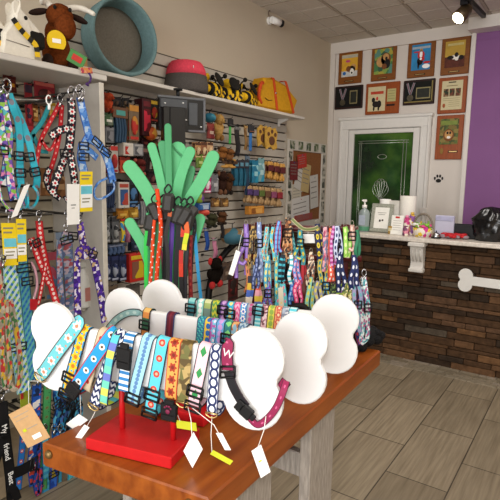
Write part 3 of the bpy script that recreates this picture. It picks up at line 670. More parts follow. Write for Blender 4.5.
# far shelf on brackets
fs = thing('wall_shelf', 'long white wall shelf carrying the round bed and yellow bag', 'shelf', (XW+.12, 3.15, 2.13))
MB().rbox(((XS-2.43)/2+.002, 3.14, 2.148), (-2.43-XS, 2.62, .024), r=.003).build('board', LAM, fs)
for y in (2.05, 4.30):
    MB().prism([(0, 0), (.11, 0), (.11, -.01), (.03, -.04), (0, -.05)][::-1], V((XS+.002, y, 2.135)), (1, 0, 0), (0, 0, 1), .016).rbox((XS+.008, y, 2.10), (.01, .035, .07), r=.002).build('bracket', mat('#dedcd8', .3, noise=0), fs)
# near unit: deep top shelf, end panel, bars
XU = -2.19; YU = 1.80
nu = thing('shelf_unit', 'near white shelf unit with end panel and hanging bars, left of the far shelf', 'shelf unit', (-2.4, 1.3, 0))
zt0 = onx(50, 66, XU).z+.012
MB().rbox(((XS+XU)/2, 1.31, zt0-.012), (XU-XS, 1.04, .03), r=.004).build('top_shelf', LAM, nu)
MB().rbox(((XS+XU)/2, YU-.012, zt0/2-.02), (XU-XS-.002, .022, zt0-.04), r=.003).rbox((XU+.001, YU-.012, zt0/2-.02), (.006, .03, zt0-.04), r=.002, mi=1).build('end_panel', [mat('#b3ada4', .5, noise=.03), mat('#d6cfc2', .5, noise=.06)], nu)
MB().rbox(((XS+XU)/2, .78, zt0/2-.02), (XU-XS-.002, .022, zt0-.04), r=.003).build('side_panel', LAMD, nu)
MB().rbox(((XS+XU)/2-.01, 1.285, .06), (XU-XS-.03, .95, .11), r=.004).build('base', mat('#9c8a70', .7, noise=.08), nu)
for zz in (.80,):
    MB().rbox(((XS+XU)/2-.07, 1.285, zz), (.30, .95, .02), r=.003).build('shelf_board', LAMD, nu)
for a, b in (((14, 99.6), (66, 101)), ((14, 214), (68, 213)), ((6, 392), (60, 384))):
    A_ = onx(*a, -2.14); B_ = onx(*b, -2.30); mb = MB(); mb.tube([A_, B_], .006, 8)
    for f in (.1, .9): q_ = A_.lerp(B_, f); mb.tube([q_, V((XS, q_.y, q_.z))], .006, 8)
    mb.build('hang_rod', mat('#8f8d88', .35, metal=.7, noise=.05), nu)
# ------------------------------------------------------------------ things on the shelves
ZF = 2.161
# round bed, leaning on the wall
bc = onx(121, 43, -2.52); ax = V((1, -.16, .02)).normalized(); Rb = frame(ax.orthogonal(), ax.cross(ax.orthogonal()))
bd = thing('pet_bed', 'round blue-grey pet bed standing on edge on the long shelf', 'pet bed', V((bc.x, bc.y, ZF)))
r0 = .230
prof = [(.02, -.085), (r0-.03, -.086), (r0-.012, -.075), (r0-.004, -.03), (r0, .04), (r0+.001, .072), (r0-.008, .08), (r0-.02, .076), (r0-.024, .06), (r0-.034, -.03), (r0-.036, -.05)]
bcen = V((bc.x+.0, bc.y-.01, ZF+r0*math.sqrt(1-ax.z**2)+.085*abs(ax.z)+.002))
MB().lathe(prof, bcen, R=frame(ax.orthogonal(), ax.cross(ax.orthogonal())), n=48, cap=False).build('rim', mat('#6a8688', .9, noise=.1, scale=60, bump=.2, spec=.1), bd)
MB().lathe([(.001, -.07), (r0-.037, -.07), (r0-.034, -.045), (r0-.06, -.038), (.1, -.034), (.001, -.033)], bcen, R=Rb, n=48, cap=False).build('cushion', mat('#6f695f', .95, noise=.12, scale=90, bump=.3, spec=.05), bd)
# red and grey dome bed
dc = onx(186, 90, -2.56); dc.z = ZF
db = thing('pet_bed', 'small pet bed with red top and grey base on the long shelf', 'pet bed', dc)
s_ = 1.0
MB().lathe([(.01, 0), (.152, .002), (.163, .02), (.164, .06), (.152, .125)], dc, n=36).build('base', mat('#57524f', .95, noise=.15, scale=120, bump=.4, spec=.05), db)
MB().lathe([(.152, .124), (.142, .17), (.125, .205), (.11, .222), (.095, .226), (.085, .215), (.08, .19), (.01, .185)], dc, n=36).build('top', mat('#dc4a5c', .95, noise=.1, scale=80, bump=.3, spec=.05), db)
e = dc+V((.118, -.06, .165)); MB().rbox(e, (.003, .018, .04), R=frame(V((.5, .86, 0)), (-.2, .1, 1))@I3, r=.001).build('label', PAPER, db)
# bumble-bee costumes in a heap
YEL = mat('#d9ad12', .85, noise=.08); BLK = mat('#17140f', .9, noise=.2)
bee_l = ('yellow and black striped bee costume with antennae beside the red-topped bed', 'yellow and black bee costume in the middle of the heap of three', 'yellow and black bee costume nearest the yellow bag')
random.seed(2)
for k, (px_, py_, a) in enumerate(((212, 91, 10), (230, 97, -20), (246, 100, 20))):
    p = onx(px_, py_, -2.54); p.z = ZF
    b = thing('bee_costume', bee_l[k], 'pet costume', p, 'bee costumes on the shelf')
    R = rotz(90+a); rx = .12
    body = MB(); 
    for j in range(7):
        u = -1+2*j/6; u2 = u*.86; body.ell(p+R@V((rx*u2, 0, .066)), (rx*.26, .064*math.sqrt(1.05-u2*u2)+.01, .064*math.sqrt(1.05-u2*u2)), R=R, mi=j % 2)
    body.build('body', [YEL, BLK], b)
    for sy in (-1, 1):
        MB().ell(p+R@V((.0, sy*.065, .145)), (.05, .016, .062), R=R@Matrix.Rotation(sy*.5, 3, 'X'), mi=0).build('wing', YEL if sy > 0 else BLK, b)
        t0 = p+R@V((.09, sy*.02, .11)); t1 = p+R@V((.11, sy*.055, .19)); an = MB(); an.tube(catmull([t0, t0+V((0, 0, .05)), t1], 4), .006, 6); an.ell(t1, (.018, .018, .018)); an.build('antenna', BLK, b)
    MB().ribbon(catmull([p+R@V((-.08, -.06, .01)), p+R@V((-.02, -.075, .05)), p+R@V((.03, -.07, .02)), p+R@V((.07, -.075, .06))], 4), V((0, 0, 1)), .03, .006).build('strap', strap('#d9ad12', None, 'stripes', '#17140f', None, .04, .5), b)
# yellow carry bag with orange straps
c0 = onx(273, 110, -2.55); yb = thing('carry_bag', 'mustard yellow bag with orange straps at the far end of the shelf', 'bag', V((c0.x, c0.y, ZF)))
BP = Plane((-2.50, c0.y, 0), 84); YB_ = mat('#c28d12', .8, noise=.08, scale=40, bump=.15)
def bpx(x, y): return BP.uz(BP.px(x, y))
ol = [bpx(254, 105), bpx(290, 113.5), bpx(295, 101), bpx(284, 88), bpx(270, 81), bpx(262, 80.5), bpx(257, 92)]; zz = min(o[1] for o in ol); ol = [(u, max(ZF+.003, (z-zz)*1.15+ZF+.003)) for u, z in ol]
ol[0] = (ol[0][0], ZF+.003); ol[1] = (ol[1][0], ZF+.003)
MB().prism(ol, BP.at(0, 0, -.04), BP.u, (0, 0, 1), .16, bev=.025).build('body', YB_, yb)
ORG = mat('#c4481a', .75, noise=.06)
for xa, xb in ((270, 273.5), (282.5, 290)):
    u0, _ = bpx(xb, 112); u1, _ = bpx(xa, 82); zt_ = ol[4][1]-.01
    MB().ribbon(catmull([BP.at(u0, ZF+.012, .043), BP.at((u0*.6+u1*.4), ZF+.12, .043), BP.at(u1, zt_-.012, .042), BP.at(u1-.006, zt_+.006, .02), BP.at(u1-.008, zt_+.004, -.06)], 5), BP.u, .03, .004).build('strap', ORG, yb)
hl = bpx(257, 92)
MB().tube(catmull([BP.at(hl[0]+.02, ZF+.05, .03), BP.at(hl[0]-.03, ZF+.11, .045), BP.at(hl[0]-.005, ZF+.20, .045), BP.at(hl[0]+.05, ZF+.225, .02), BP.at(hl[0]+.07, ZF+.17, .0)], 6), .016, 10).build('handle', ORG, yb)
MB().tube(catmull([BP.at(ol[0][0]+.10, ZF+.10, .043), BP.at(ol[0][0]+.14, ZF+.085, .044), BP.at(ol[0][0]+.2, ZF+.092, .044)], 4), .003, 5).build('stitching', BLK, yb)
MB().ell(BP.at(bpx(272, 92)[0], bpx(272, 92)[1]-zz+ZF, .046), (.009, .009, .006), R=frame(BP.u, (0, 0, 1))).build('buckle', CHROME, yb)
# white plush dog with bee-striped collar, another behind it
ZN = zt0+.004
WPL = mat('#e6e0d2', .9, noise=.05, scale=60, bump=.15, spec=.1); SB = strap('#e8bf14', None, 'stripes', '#15130f', None, .05, .45)
def plush_dog(lab, px_, xx, k=1.0, yaw=0):
    p = onx(px_, 50, xx); p.z = ZN
    d = thing('plush_dog', lab, 'plush toy', p, 'white plush dogs on the near shelf'); R = rotz(90+yaw)      # local x faces +Y (right in view)
    def A(x, y, z): return p+R@(V((x, y, z))*k)
    b = MB(); b.prism([(-.085, 0), (.055, 0), (.062, .06), (.05, .12), (.03, .165), (-.03, .15), (-.075, .09)], A(0, 0, .002), R@V((1, 0, 0)), (0, 0, 1), .085*k, bev=.012*k) if k == 1.0 else b.prism([(x*k, z*k) for x, z in [(-.085, 0), (.055, 0), (.062, .06), (.05, .12), (.03, .165), (-.03, .15), (-.075, .09)]], A(0, 0, .002), R@V((1, 0, 0)), (0, 0, 1), .085*k, bev=.01)
    b.build('body', WPL, d)
    h = MB(); h.prism([(x*k, z*k) for x, z in [(-.03, .105), (.02, .085), (.085, .072), (.098, .10), (.09, .135), (.055, .165), (.012, .20), (.004, .235), (-.012, .205), (-.025, .17)]], A(0, 0, 0.003), R@V((1, 0, 0)), (0, 0, 1), .075*k, bev=.012*k); h.build('head', WPL, d)
    MB().rbox(A(.068, 0, .092), (.078*k, .092*k, .07*k), R=R, r=.012).build('muzzle', BLK, d)
    for s in (-1, 1): MB().ell(A(.022, s*.038, .168), (.008*k, .005, .009*k), R=R).build('eye', BLK, d)
    for s in (-1, 1): MB().prism([(x*k, z*k) for x, z in circ(-.012, .215, .014, .03, 10)], A(0, s*.026, -.015), R@V((1, 0, 0)), (0, 0, 1), .012).build('ear', WPL, d)
    MB().ribbon(catmull([A(-.04, -.047, .15), A(-.01, -.049, .115), A(.03, -.049, .085), A(.055, -.05, .065), A(.062, -.05, .02)], 4), R@V((.6, 0, .8)), .022*k, .004).build('collar', SB, d)
    MB().tube([A(-.07, -.0445, .062), A(.03, -.0445, .055)], .0022, 5).build('embroidery', mat('#8b8378', .8), d)
    return d
plush_dog('white plush dog with a black muzzle and bee-striped collar, next to the brown bull', 17, -2.29, 1.12)
plush_dog('white plush dog cut by the left edge of the photo', -16, -2.32, 1.0)
# brown plush highland bull
p = onx(58, 58, -2.36); p.z = ZN; bl_ = thing('plush_bull', 'brown plush bull with white horns and dark ears on the near shelf', 'plush toy', p)
BR = mat('#6b3517', .95, noise=.25, scale=70, bump=.6, spec=.05); BRD = mat('#2c1a14', .9, noise=.2)
R = rotz(-22); A = lambda x, y, z: p+R@(V((x, y, z))*1.13)
MB().ell(A(-.03, 0, .10), (.085, .07, .10), R=R).ell(A(-.02, 0, .05), (.09, .075, .05), R=R).ell(A(.0, -.005, .17), (.06, .055, .07), R=R).build('body', BR, bl_)
MB().ell(A(.055, 0, .232), (.072, .066, .058), R=R).ell(A(.10, .012, .178), (.05, .052, .064), R=R).build('head', BR, bl_)
for s in (-1, 1):
    MB().tube(catmull([A(.04, s*.03, .272), A(.035, s*(.085 if s > 0 else .055), .288), A(.05, s*(.125 if s > 0 else .07), .28), A(.075, s*(.15 if s > 0 else .075), .262+(.03 if s < 0 else 0))], 5), [.016]*5+[.015]*5+[.012]*5+[.008], 10).build('horn', mat('#e6e0d3', .8, noise=.05), bl_)
    MB().ell(A(.045, s*.085, .238), (.02, .05, .016), R=R@Matrix.Rotation(-s*.3, 3, 'X')).build('ear', BRD, bl_)
    MB().ell(A(.112, s*.032, .25), (.009, .008, .010), R=R).build('eye', BLK, bl_)
    MB().ell(A(.05, s*.055, .035), (.035, .026, .036), R=R).build('foot', BRD, bl_)
TPn = R@V((1, 0, 0)); tpu = R@V((0, 1, 0))
mb = MB(); cc = A(.135, -.035, .105); mb.prism([(.045*math.cos(a*PI/12), .05*math.sin(a*PI/12)) for a in range(-3, 16)], cc, tpu, (0, 0, 1), .003); o = mb.build('hang_tag', mat('#e3bd17', .6, noise=.04), bl_); o['label'] = 'yellow round hang tag'
MB().rbox(cc+TPn*.003+V((0, 0, .0)), (.04, .0015, .02), R=frame(tpu, -TPn), r=.0005).build('printing', PAPER, o)
cc = A(.13, .05, .045); o = MB().rbox(cc, (.085, .003, .065), R=frame((tpu+V((0, 0, -.45))).normalized(), -TPn), r=.001).build('card', mat('#4f8a4c', .6), bl_); o['label'] = 'green and red card tag'
MB().rbox(cc+TPn*.0025, (.05, .002, .03), R=frame((tpu+V((0, 0, -.45))).normalized(), -TPn), r=.0005).build('printing', mat('#c23b33', .6), o)
# cardboard pack and a dangling tag at the end of the near shelf
q = onx(81, 60, -2.47); q.z = ZN
tag(MB().rbox(q+V((0, 0, .066)), (.05, .055, .13), R=rotz(20), r=.003).prism(circ(0, 0, .009), q+V((.027, -.012, .10)), (-.3, .95, 0), (0, 0, 1), .004, mi=1).build('cardboard_box', [mat('#b0895a', .85, noise=.08), BLK], loc=q), 'small brown cardboard box with a hole, between the bull and round bed', 'box')
q = onx(88, 70, XU+.004); dt_ = thing('shelf_tag', 'orange label with a purple loop dangling from the near shelf corner', 'label', q)
MB().rbox(q+V((.002, -.01, -.004)), (.004, .07, .028), R=Matrix.Rotation(.15, 3, 'X'), r=.001).build('sticker', blotch(('#c9683a', '#d98a50', '#b8455a', '#e0a070'), 60), dt_)
MB().tube(catmull([q+V((.005, 0, -.014)), q+V((.008, .01, -.035)), q+V((.008, 0, -.062)), q+V((.008, -.02, -.072)), q+V((.008, -.005, -.078))], 5), .005, 6).build('loop', mat('#4a2a6a', .7), dt_)
# ------------------------------------------------------------------ black screen under the far shelf
sp_ = Plane((-2.36, 2.55, 0), 60); sb = thing('display_screen', 'black screen with grey panel and black box, seen from behind under the shelf', 'screen', sp_.px(185, 97))
def rect(pl, x0, y0, x1, y1, off, d, mb, mi=0, r=.004):
    a = pl.px(x0, (y0+y1)/2, off); b = pl.px(x1, (y0+y1)/2, off); t_ = pl.px((x0+x1)/2, y0, off); u_ = pl.px((x0+x1)/2, y1, off)
    ua, ub = (a-pl.p0).dot(pl.u), (b-pl.p0).dot(pl.u); c_ = pl.at((ua+ub)/2, (t_.z+u_.z)/2, off)
    mb.rbox(c_, (abs(ub-ua), d, abs(t_.z-u_.z)), R=frame(pl.u, -pl.n), r=r, mi=mi); return mb
BLK2 = mat('#191a1c', .3, noise=.05, spec=.5); GRY = mat('#53565a', .35, noise=.05)
rect(sp_, 158, 97, 205, 132, 0, .03, MB()).build('panel', BLK2, sb)
fr_ = MB(); rect(sp_, 157.5, 96.5, 205.5, 99, .017, .008, fr_); rect(sp_, 203.2, 98, 205.5, 132, .017, .008, fr_); rect(sp_, 188, 130.3, 205.5, 132.5, .017, .008, fr_); fr_.build('frame', mat('#6e7074', .35, noise=.03), sb)
rect(sp_, 188.5, 103, 197.5, 125.5, .018, .01, MB()).build('back_plate', GRY, sb)
rect(sp_, 160, 99, 187, 108, .02, .02, MB()).build('bracket_plate', GRY, sb)
rect(sp_, 162, 107.5, 184, 151, .045, .07, MB()).build('box', BLK2, sb)
rect(sp_, 169.5, 107, 171, 151, .082, .004, MB(), r=.001).build('seam', BLACK, sb); rect(sp_, 166, 150.5, 183, 153, .045, .07, MB()).build('trim', CHROME, sb)
for x_, y_ in ((201, 127), (165, 103), (183, 103), (186, 120)): MB().ell(sp_.px(x_, y_, .03), (.007, .007, .005)).build('screw', WHITE, sb)
a = sp_.px(178, 98); MB().cyl(a, V((a.x, a.y, 2.135)), .012).cyl((a.x, a.y, 2.125), (a.x, a.y, 2.136), .03).build('mount', DKMETAL, sb)
# ------------------------------------------------------------------ green leash stand shaped like a tuft of grass
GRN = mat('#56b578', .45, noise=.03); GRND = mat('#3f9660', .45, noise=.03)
gp = Plane((-1.60, 1.72, 0), 36); gs = thing('leash_stand', 'green grass-blade shaped stand hung with leashes behind the bones', 'display stand', V((-1.60, 1.72, 0)))
def blade(pts, wpx, off, m, th=.014):
    """flat board blade: pixel centre line, unprojected on the stand's plane"""
    P = [gp.uz(gp.px(x, y, off)) for x, y in pts]; Q = catmull([(u, z, 0) for u, z in P], 6); n = len(Q); L = []; Rr = []
    w = wpx*2.2/500/2
    for i, q_ in enumerate(Q):
        d = (Q[min(i+1, n-1)]-Q[max(i-1, 0)]).normalized(); nn = V((-d.y, d.x, 0)); L.append(q_+nn*w); Rr.append(q_-nn*w)
    d = (Q[-1]-Q[-2]).normalized(); nn = V((-d.y, d.x, 0)); cap = [Q[-1]+nn*(w*math.cos(a))+d*(w*math.sin(a)) for a in [PI*k/8 for k in range(1, 8)]]
    poly = [(q_.x, q_.y) for q_ in L+cap+Rr[::-1]]
    MB().prism(poly[::-1], gp.at(0, 0, off), gp.u, (0, 0, 1), th, bev=.002).build('blade', m, gs)
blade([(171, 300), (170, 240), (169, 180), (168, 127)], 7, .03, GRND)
blade([(172, 300), (172, 220), (175, 160), (178, 150)], 17, .0, GRN)
blade([(170, 260), (164, 200), (158, 168), (152, 147)], 9, .02, GRN)
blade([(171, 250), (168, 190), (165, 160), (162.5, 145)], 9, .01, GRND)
blade([(173, 250), (176, 200), (182, 172), (190, 152)], 11, .02, GRN)
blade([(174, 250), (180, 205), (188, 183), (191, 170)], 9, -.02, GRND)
blade([(158, 218), (150, 197), (140, 180), (130, 167)], 14, .045, GRN)
blade([(182, 218), (190, 200), (203, 178), (213, 157)], 13, .045, GRN)
blade([(158, 290), (152, 270), (143, 245), (130, 223)], 11, .05, GRN)
blade([(184, 275), (190, 250), (196, 232), (200, 219)], 11, .05, GRN)
blade([(160, 300), (158, 260), (156, 230), (154.5, 218)], 7, .07, GRND)
cb = MB(); cb.box(gp.at(gp.uz(gp.px(171, 260))[0], .62, -.01), (.10, .03, 1.2), R=frame(gp.u, -gp.n)); cb.build('upright', GRN, gs)
MB().rbox(gp.at(gp.uz(gp.px(171, 260))[0], .015, -.01), (.42, .34, .03), R=frame(gp.u, -gp.n), r=.004).build('base', GRN, gs)
pg = MB()
for x_, y_ in ((152, 212), (165, 205), (176, 208), (188, 212), (160, 200), (183, 203)):
    a = gp.px(x_, y_, -.0); pg.cyl(a, a+gp.n*.13, .005, n=8)
pg.build('peg', GRND, gs)
def rope(lab, pts, r, m, handle=True, name='leash', cat='leash', grp='leashes on the green stand', wpx=None):
    c = thing(name, lab, cat, gp.px(*pts[-1][:2], pts[-1][2]), grp); P = [gp.px(x, y, o) for x, y, o in pts]
    if wpx: px_strap(gp, 'webbing', pts, m, c, wpx*2.1/500)
    else: MB().tube(catmull(P, 6), r, 8).build('rope', m, c)
    if handle:
        a = P[0]; h = MB(); h.rbox(a+V((0, 0, -.03)), (.05, .04, .085), R=frame(gp.u, -gp.n)@Matrix.Rotation(handle if handle is not True else .2, 3, 'Y'), r=.012); h.build('handle', mat('#33312f', .5, noise=.15), c)
        MB().tube(catmull([a+V((0, 0, .01)), a+gp.u*.015+V((0, 0, .03)), a+gp.u*.003+V((0, 0, .05)), a-gp.u*.015+V((0, 0, .03)), a-gp.u*.01+V((0, 0, .01))], 5), .004, 6).build('strap_loop', BLACK, c)
    return c
OR = strap('#e2471c', None, 'dots', '#f4f0e6', None, .045, .2, w=.02)
rope('orange rope leash with white flecks looped through the green stand', [(157, 189, .10), (159, 205, .11), (161, 230, .115), (158, 260, .11), (156, 290, .11), (155, 325, .10)], .0095, mat('#df4418', .7, noise=.1), False)
c = rope('second orange rope leash hanging left of the first one on the green stand', [(158, 196, .09), (154, 225, .10), (152, 260, .10), (150, 290, .10), (149, 325, .10)], .008, mat('#dd4a20', .7, noise=.1), False)
for nm_, pts_ in (('first', [(159, 205, .115), (161, 230, .12), (158, 260, .115), (156, 290, .115)]), ('second', [(154, 225, .105), (152, 260, .105), (150, 290, .105)])):
    par = [o for o in C.objects if o.get('label', '').startswith('orange rope' if nm_ == 'first' else 'second orange rope')][0]; Q_ = catmull([gp.px(*q_) for q_ in pts_], 6); fl_ = MB(); n_ = 0
    for a_, b_ in zip(Q_, Q_[1:]):
        fl_.ell(a_.lerp(b_, .4)-gp.n*.001+gp.u*(.004 if n_ % 2 else -.004), (.0035, .006, .005), n=7, m=5); n_ += 1
    fl_.build('white_flecks', WHITE, par)
rope('bright green leash on the left side of the green stand', [(150, 215, .08), (146, 240, .085), (146, 275, .085), (147, 325, .08)], 0, strap('#2fc24a'), True, wpx=4)
rope('purple leash with black handle in the middle of the green stand', [(171, 205, .10), (172, 230, .10), (170, 270, .10), (170, 325, .10)], 0, strap('#4a2a86', None, 'long', '#5c3a98', None, .02, .15), -.2, wpx=5)
rope('pink cord leash half hidden behind the orange ropes', [(161, 250, .06), (162, 270, .06), (162, 325, .06)], .006, mat('#d8407a', .7), False)
rope('sky blue leash low behind the orange ropes on the green stand', [(153, 270, .05), (154, 290, .05), (155, 325, .05)], 0, strap('#4fb6dc'), False, wpx=7)
rope('black leash with grey handle hanging right of the purple leash', [(178, 208, .11), (178, 235, .11), (176, 275, .11), (177, 330, .11)], 0, strap('#17171a'), .3, wpx=5)
rope('dark green leash between the purple and black leashes', [(176, 215, .07), (175, 250, .07), (174, 325, .07)], 0, strap('#1f7a3a'), False, wpx=4)
rope('red and yellow leash with black handle on the right of the green stand', [(184, 210, .12), (183, 232, .12), (181, 260, .12), (182, 330, .12)], 0, strap('#d4432a', None, 'blocks', cols=('#d43c26', '#e8c92a', '#1a1a1c', '#c2302a', '#1a1a1c'), period=.06), .5, wpx=4.5)
rope('black leash with a looped end, right half of the green stand', [(188, 215, .11), (187, 245, .11), (185, 280, .11), (186, 330, .11)], 0, strap('#1a1a1d', None, 'long', '#2c2c32'), .2, wpx=5)
rope('thin blue leash on the far right of the green stand', [(194, 224, .08), (197, 260, .08), (200, 290, .08), (203, 318, .08)], 0, strap('#2f94c8'), False, wpx=3.6)
rope('dark red leash right of the black leashes on the green stand', [(191, 235, .09), (190, 265, .09), (192, 325, .09)], 0, strap('#7c1a1e', None, 'dots', '#b03a30', None, .03, .2), False, wpx=4.5)
rope('black leash with grey handle hanging at the left blade of the stand', [(155, 205, .09), (151, 222, .095), (149, 240, .095), (148, 246, .095)], 0, strap('#1b1b1e'), -.4, wpx=4)

rope('black leash hanging behind the orange ropes on the green stand', [(163, 206, .07), (165, 235, .075), (164, 270, .075), (165, 325, .07)], 0, strap('#161618'), -.3, wpx=4)
rope('lime and orange short leash end on the right of the green stand', [(186, 222, .13), (187, 232, .135), (185, 242, .135), (184, 250, .135)], 0, strap('#c8d42a', None, 'blocks', cols=('#c8d42a', '#d8622a', '#e8d83a'), period=.05), False, wpx=5)
rope('black leash crossing behind the small right blade of the stand', [(190, 208, .10), (195, 225, .09), (192, 250, .08), (189, 325, .08)], 0, strap('#1d1c20', None, 'dots', '#4a4a50', None, .03, .15), .6, wpx=4)
rope('charcoal leash with an orange tab between the blades of the stand', [(168, 196, .12), (170, 212, .125), (166, 235, .12), (168, 260, .12), (167, 325, .11)], 0, strap('#2a2828', None, 'blocks', cols=('#2a2828', '#1c1c1e', '#b8562c', '#222222'), period=.09), .1, wpx=4)
# dark wheel-like rim on the floor behind the rack
hp_ = Plane((-1.85, 2.55, 0), 20); wz_ = []
cc_ = onx(250, 292, -2.52); R_w = cc_.z-.03; cc_.z = R_w+.03; hp_ = Plane(cc_, 80)
wt = thing('wheel', 'dark round rim leaning on the slatwall behind the left end of the rack', 'wheel', V((-2.52, cc_.y, 0)))
MB().tube([cc_+hp_.u*(R_w*math.cos(k*PI/20))+V((0, 0, R_w*math.sin(k*PI/20))) for k in range(40)], .028, 8, True).build('tyre', BLACK, wt)
q_ = MB()
for k in range(8): q_.tube([cc_, cc_+hp_.u*((R_w-.01)*math.cos(k*PI/4+.2))+V((0, 0, (R_w-.01)*math.sin(k*PI/4+.2)))], .007, 6)
q_.cyl(cc_-hp_.n*.03, cc_+hp_.n*.03, .04, n=14); q_.build('spokes', mat('#4a4238', .5, metal=.4), wt)
# ================================================================== GOODS HANGING ON THE LEFT WALL
WP = Plane((-2.50, 0, 0), 90)                   # hanging plane of the far wall goods, facing the room
HOOKM = mat('#3a3836', .4, metal=.6, noise=0); CLEAR = mat('#d8dde0', .15, noise=.03, spec=.5)
PEG = None
def peg(u, z, x1, group='wire hooks on the slatwall'):
    global PEG
    loc = V((XS, u, z))
    if PEG is None:
        o = MB().tube([loc, loc+V((.15, 0, 0)), loc+V((.165, 0, .012))], .003, 6).rbox(loc+V((.003, 0, 0)), (.006, .03, .018), r=.001).build('wall_hook', HOOKM, loc=loc)
        PEG = tag(o, 'dark wire hook sticking out of the slatwall', 'hook', group)
    else: o = PEG.copy(); C.objects.link(o); o.location = loc
    return o
def geom(pl, x0, y0, x1, y1, off=0):
    a = pl.px(x0, (y0+y1)/2, off); b = pl.px(x1, (y0+y1)/2, off); t_ = pl.px((x0+x1)/2, y0, off); u_ = pl.px((x0+x1)/2, y1, off)
    ua, ub = (a-pl.p0).dot(pl.u), (b-pl.p0).dot(pl.u); return (ua+ub)/2, (t_.z+u_.z)/2, abs(ub-ua), abs(t_.z-u_.z)
ORD = ('', ', second in line', ', third in line', ', fourth in line')
def goods(kind, lab, cat, box, cols, n=1, off=0, group=None, pl=None, hook=True, name=None, seed=0):
    pl = pl or WP; uc, zc, w, h = geom(pl, *box, off); R = frame(pl.u, -pl.n); top = zc+h/2; bot = zc-h/2
    A = lambda u, z, o=0: pl.at(uc+u, zc+z, off+o)
    nm = name or {'card': 'carded_toy', 'bag': 'bagged_treats', 'brush': 'pet_brush', 'plush': 'plush_toy', 'box': 'boxed_toy', 'bone': 'chew_bone', 'tube': 'toy_tube', 'ball': 'toy_ball', 'tie': 'toy_strap', 'paw': 'paw_mat', 'leashpack': 'packed_leash'}[kind]
    rt = thing(nm, lab, cat, A(0, -h/2), group if n > 1 or group else None)
    if n > 1 and not group: rt['group'] = lab[:60]
    c0, c1, c2 = (list(cols)+[cols[-1]]*3)[:3]; sc = max(8, 1.2/w)
    if kind == 'card':
        MB().rbox(A(0, 0), (w, .004, h), R=R, r=.002).build('backing_card', mat(c0, .6, noise=.1, scale=40), rt)
        MB().rbox(A(0, h*.38, .003), (w*.9, .003, h*.16), R=R, r=.001).build('header', mat(c1, .6), rt)
        MB().ell(A(0, -h*.08, .006), (w*.34, .014, h*.26), R=R, n=12, m=8).build('toy', blotch((c2, c1, c2), sc*2, seed=seed), rt)
        MB().rbox(A(0, -h*.42, .003), (w*.8, .003, h*.08), R=R, r=.001).build('print_band', mat(c2, .6), rt)
    elif kind == 'bag':
        p = [(-w/2, -h/2), (w/2, -h/2), (w*.46, h*.28), (-w*.46, h*.28)]; MB().prism(p, A(0, 0), pl.u, (0, 0, 1), .022, bev=.008).build('pouch', blotch((c0, c1, c0, c2), sc*1.6, .35, seed), rt)
        MB().rbox(A(0, h*.39), (w*.98, .005, h*.22), R=R, r=.001).build('header_card', mat(c1, .6), rt)
        MB().rbox(A(0, -h*.1, .0125), (w*.55, .002, h*.2), R=R, r=.0006).build('label', mat(c2, .6), rt)
    elif kind == 'brush':
        MB().rbox(A(0, -h*.15), (w*.35, .012, h*.7), R=R, r=.005).build('handle', mat(c0, .4), rt)
        MB().rbox(A(0, h*.32, .004), (w*.8, .02, h*.3), R=R, r=.006).build('head', mat(c1, .5), rt)
        q = MB()
        for i in range(5): q.cyl(A((i-2)*w*.16, h*.22, .012), A((i-2)*w*.16, h*.22, .03), .002, n=5)
        q.build('bristles', mat(c2, .5), rt)
    elif kind == 'plush':
        f = mat(c0, .95, noise=.25, scale=70, bump=.4, spec=.05); MB().ell(A(0, -h*.12), (w*.34, .035, h*.26), R=R).build('body', f, rt)
        q = MB(); q.ell(A(0, h*.26, .01), (w*.3, .04, h*.2), R=R); q.ell(A(0, h*.2, .045), (w*.13, .02, h*.09), R=R); q.build('head', f, rt)
        for s in (-1, 1):
            MB().ell(A(s*w*.3, h*.36), (w*.13, .012, h*.12), R=R, n=9, m=6).build('ear', mat(c1, .9), rt)
            MB().ell(A(s*w*.36, -h*.02), (w*.12, .02, h*.15), R=R, n=9, m=6).build('arm', f, rt)
            MB().ell(A(s*w*.24, -h*.38, .01), (w*.15, .025, h*.12), R=R, n=9, m=6).build('foot', mat(c1, .9), rt)
        MB().tube([A(0, h*.40), A(.004, h*.5-.002)], .004, 6).build('hang_loop', PAPER, rt)
        MB().ell(A(0, h*.21, .064), (w*.06, .008, h*.03), R=R, n=8, m=5).build('nose', BLACK, rt)
    elif kind == 'box':
        MB().rbox(A(0, 0), (w, .05, h), R=R, r=.003).build('carton', mat(c0, .55, noise=.05), rt)
        MB().rbox(A(0, -h*.08, .026), (w*.7, .002, h*.6), R=R, r=.0006).build('window', blotch((c1, c2, c1), sc*1.5, .3, seed), rt)
        MB().rbox(A(0, h*.36, .026), (w*.8, .002, h*.14), R=R, r=.0006).build('title_band', mat(c2, .6), rt)
    elif kind == 'bone':
        q = MB()
        for s in (-1, 1):
            for t in (-1, 1): q.ell(A(s*w*.22, t*h*.3), (w*.24, .018, h*.14), R=R, n=10, m=7)
        q.rbox(A(0, 0), (w*.42, .022, h*.66), R=R, r=.008); q.build('chew', mat(c0, .6, noise=.15), rt)
        MB().rbox(A(0, h*.1, .014), (w*.9, .012, h*.3), R=R, r=.004).build('wrapper', mat(c1, .5, noise=.2, scale=50), rt)
    elif kind == 'tube':
        MB().cyl(A(0, -h/2), A(0, h*.36), w*.42, n=14).build('tube', blotch((c0, c1, c0), sc, .4, seed), rt); MB().cyl(A(0, h*.36), A(0, h/2), w*.28, n=12).build('cap', mat(c2, .5), rt)
    elif kind == 'ball':
        MB().ell(A(0, -h*.1), (w*.46, w*.46, h*.38), R=R, n=18, m=12).build('ball', blotch((c0, c1, c0), sc*1.5, .5, seed), rt); MB().tube([A(0, h*.26), A(0, h*.5)], .004, 6).build('loop', mat(c2, .6), rt)
    elif kind == 'tie':
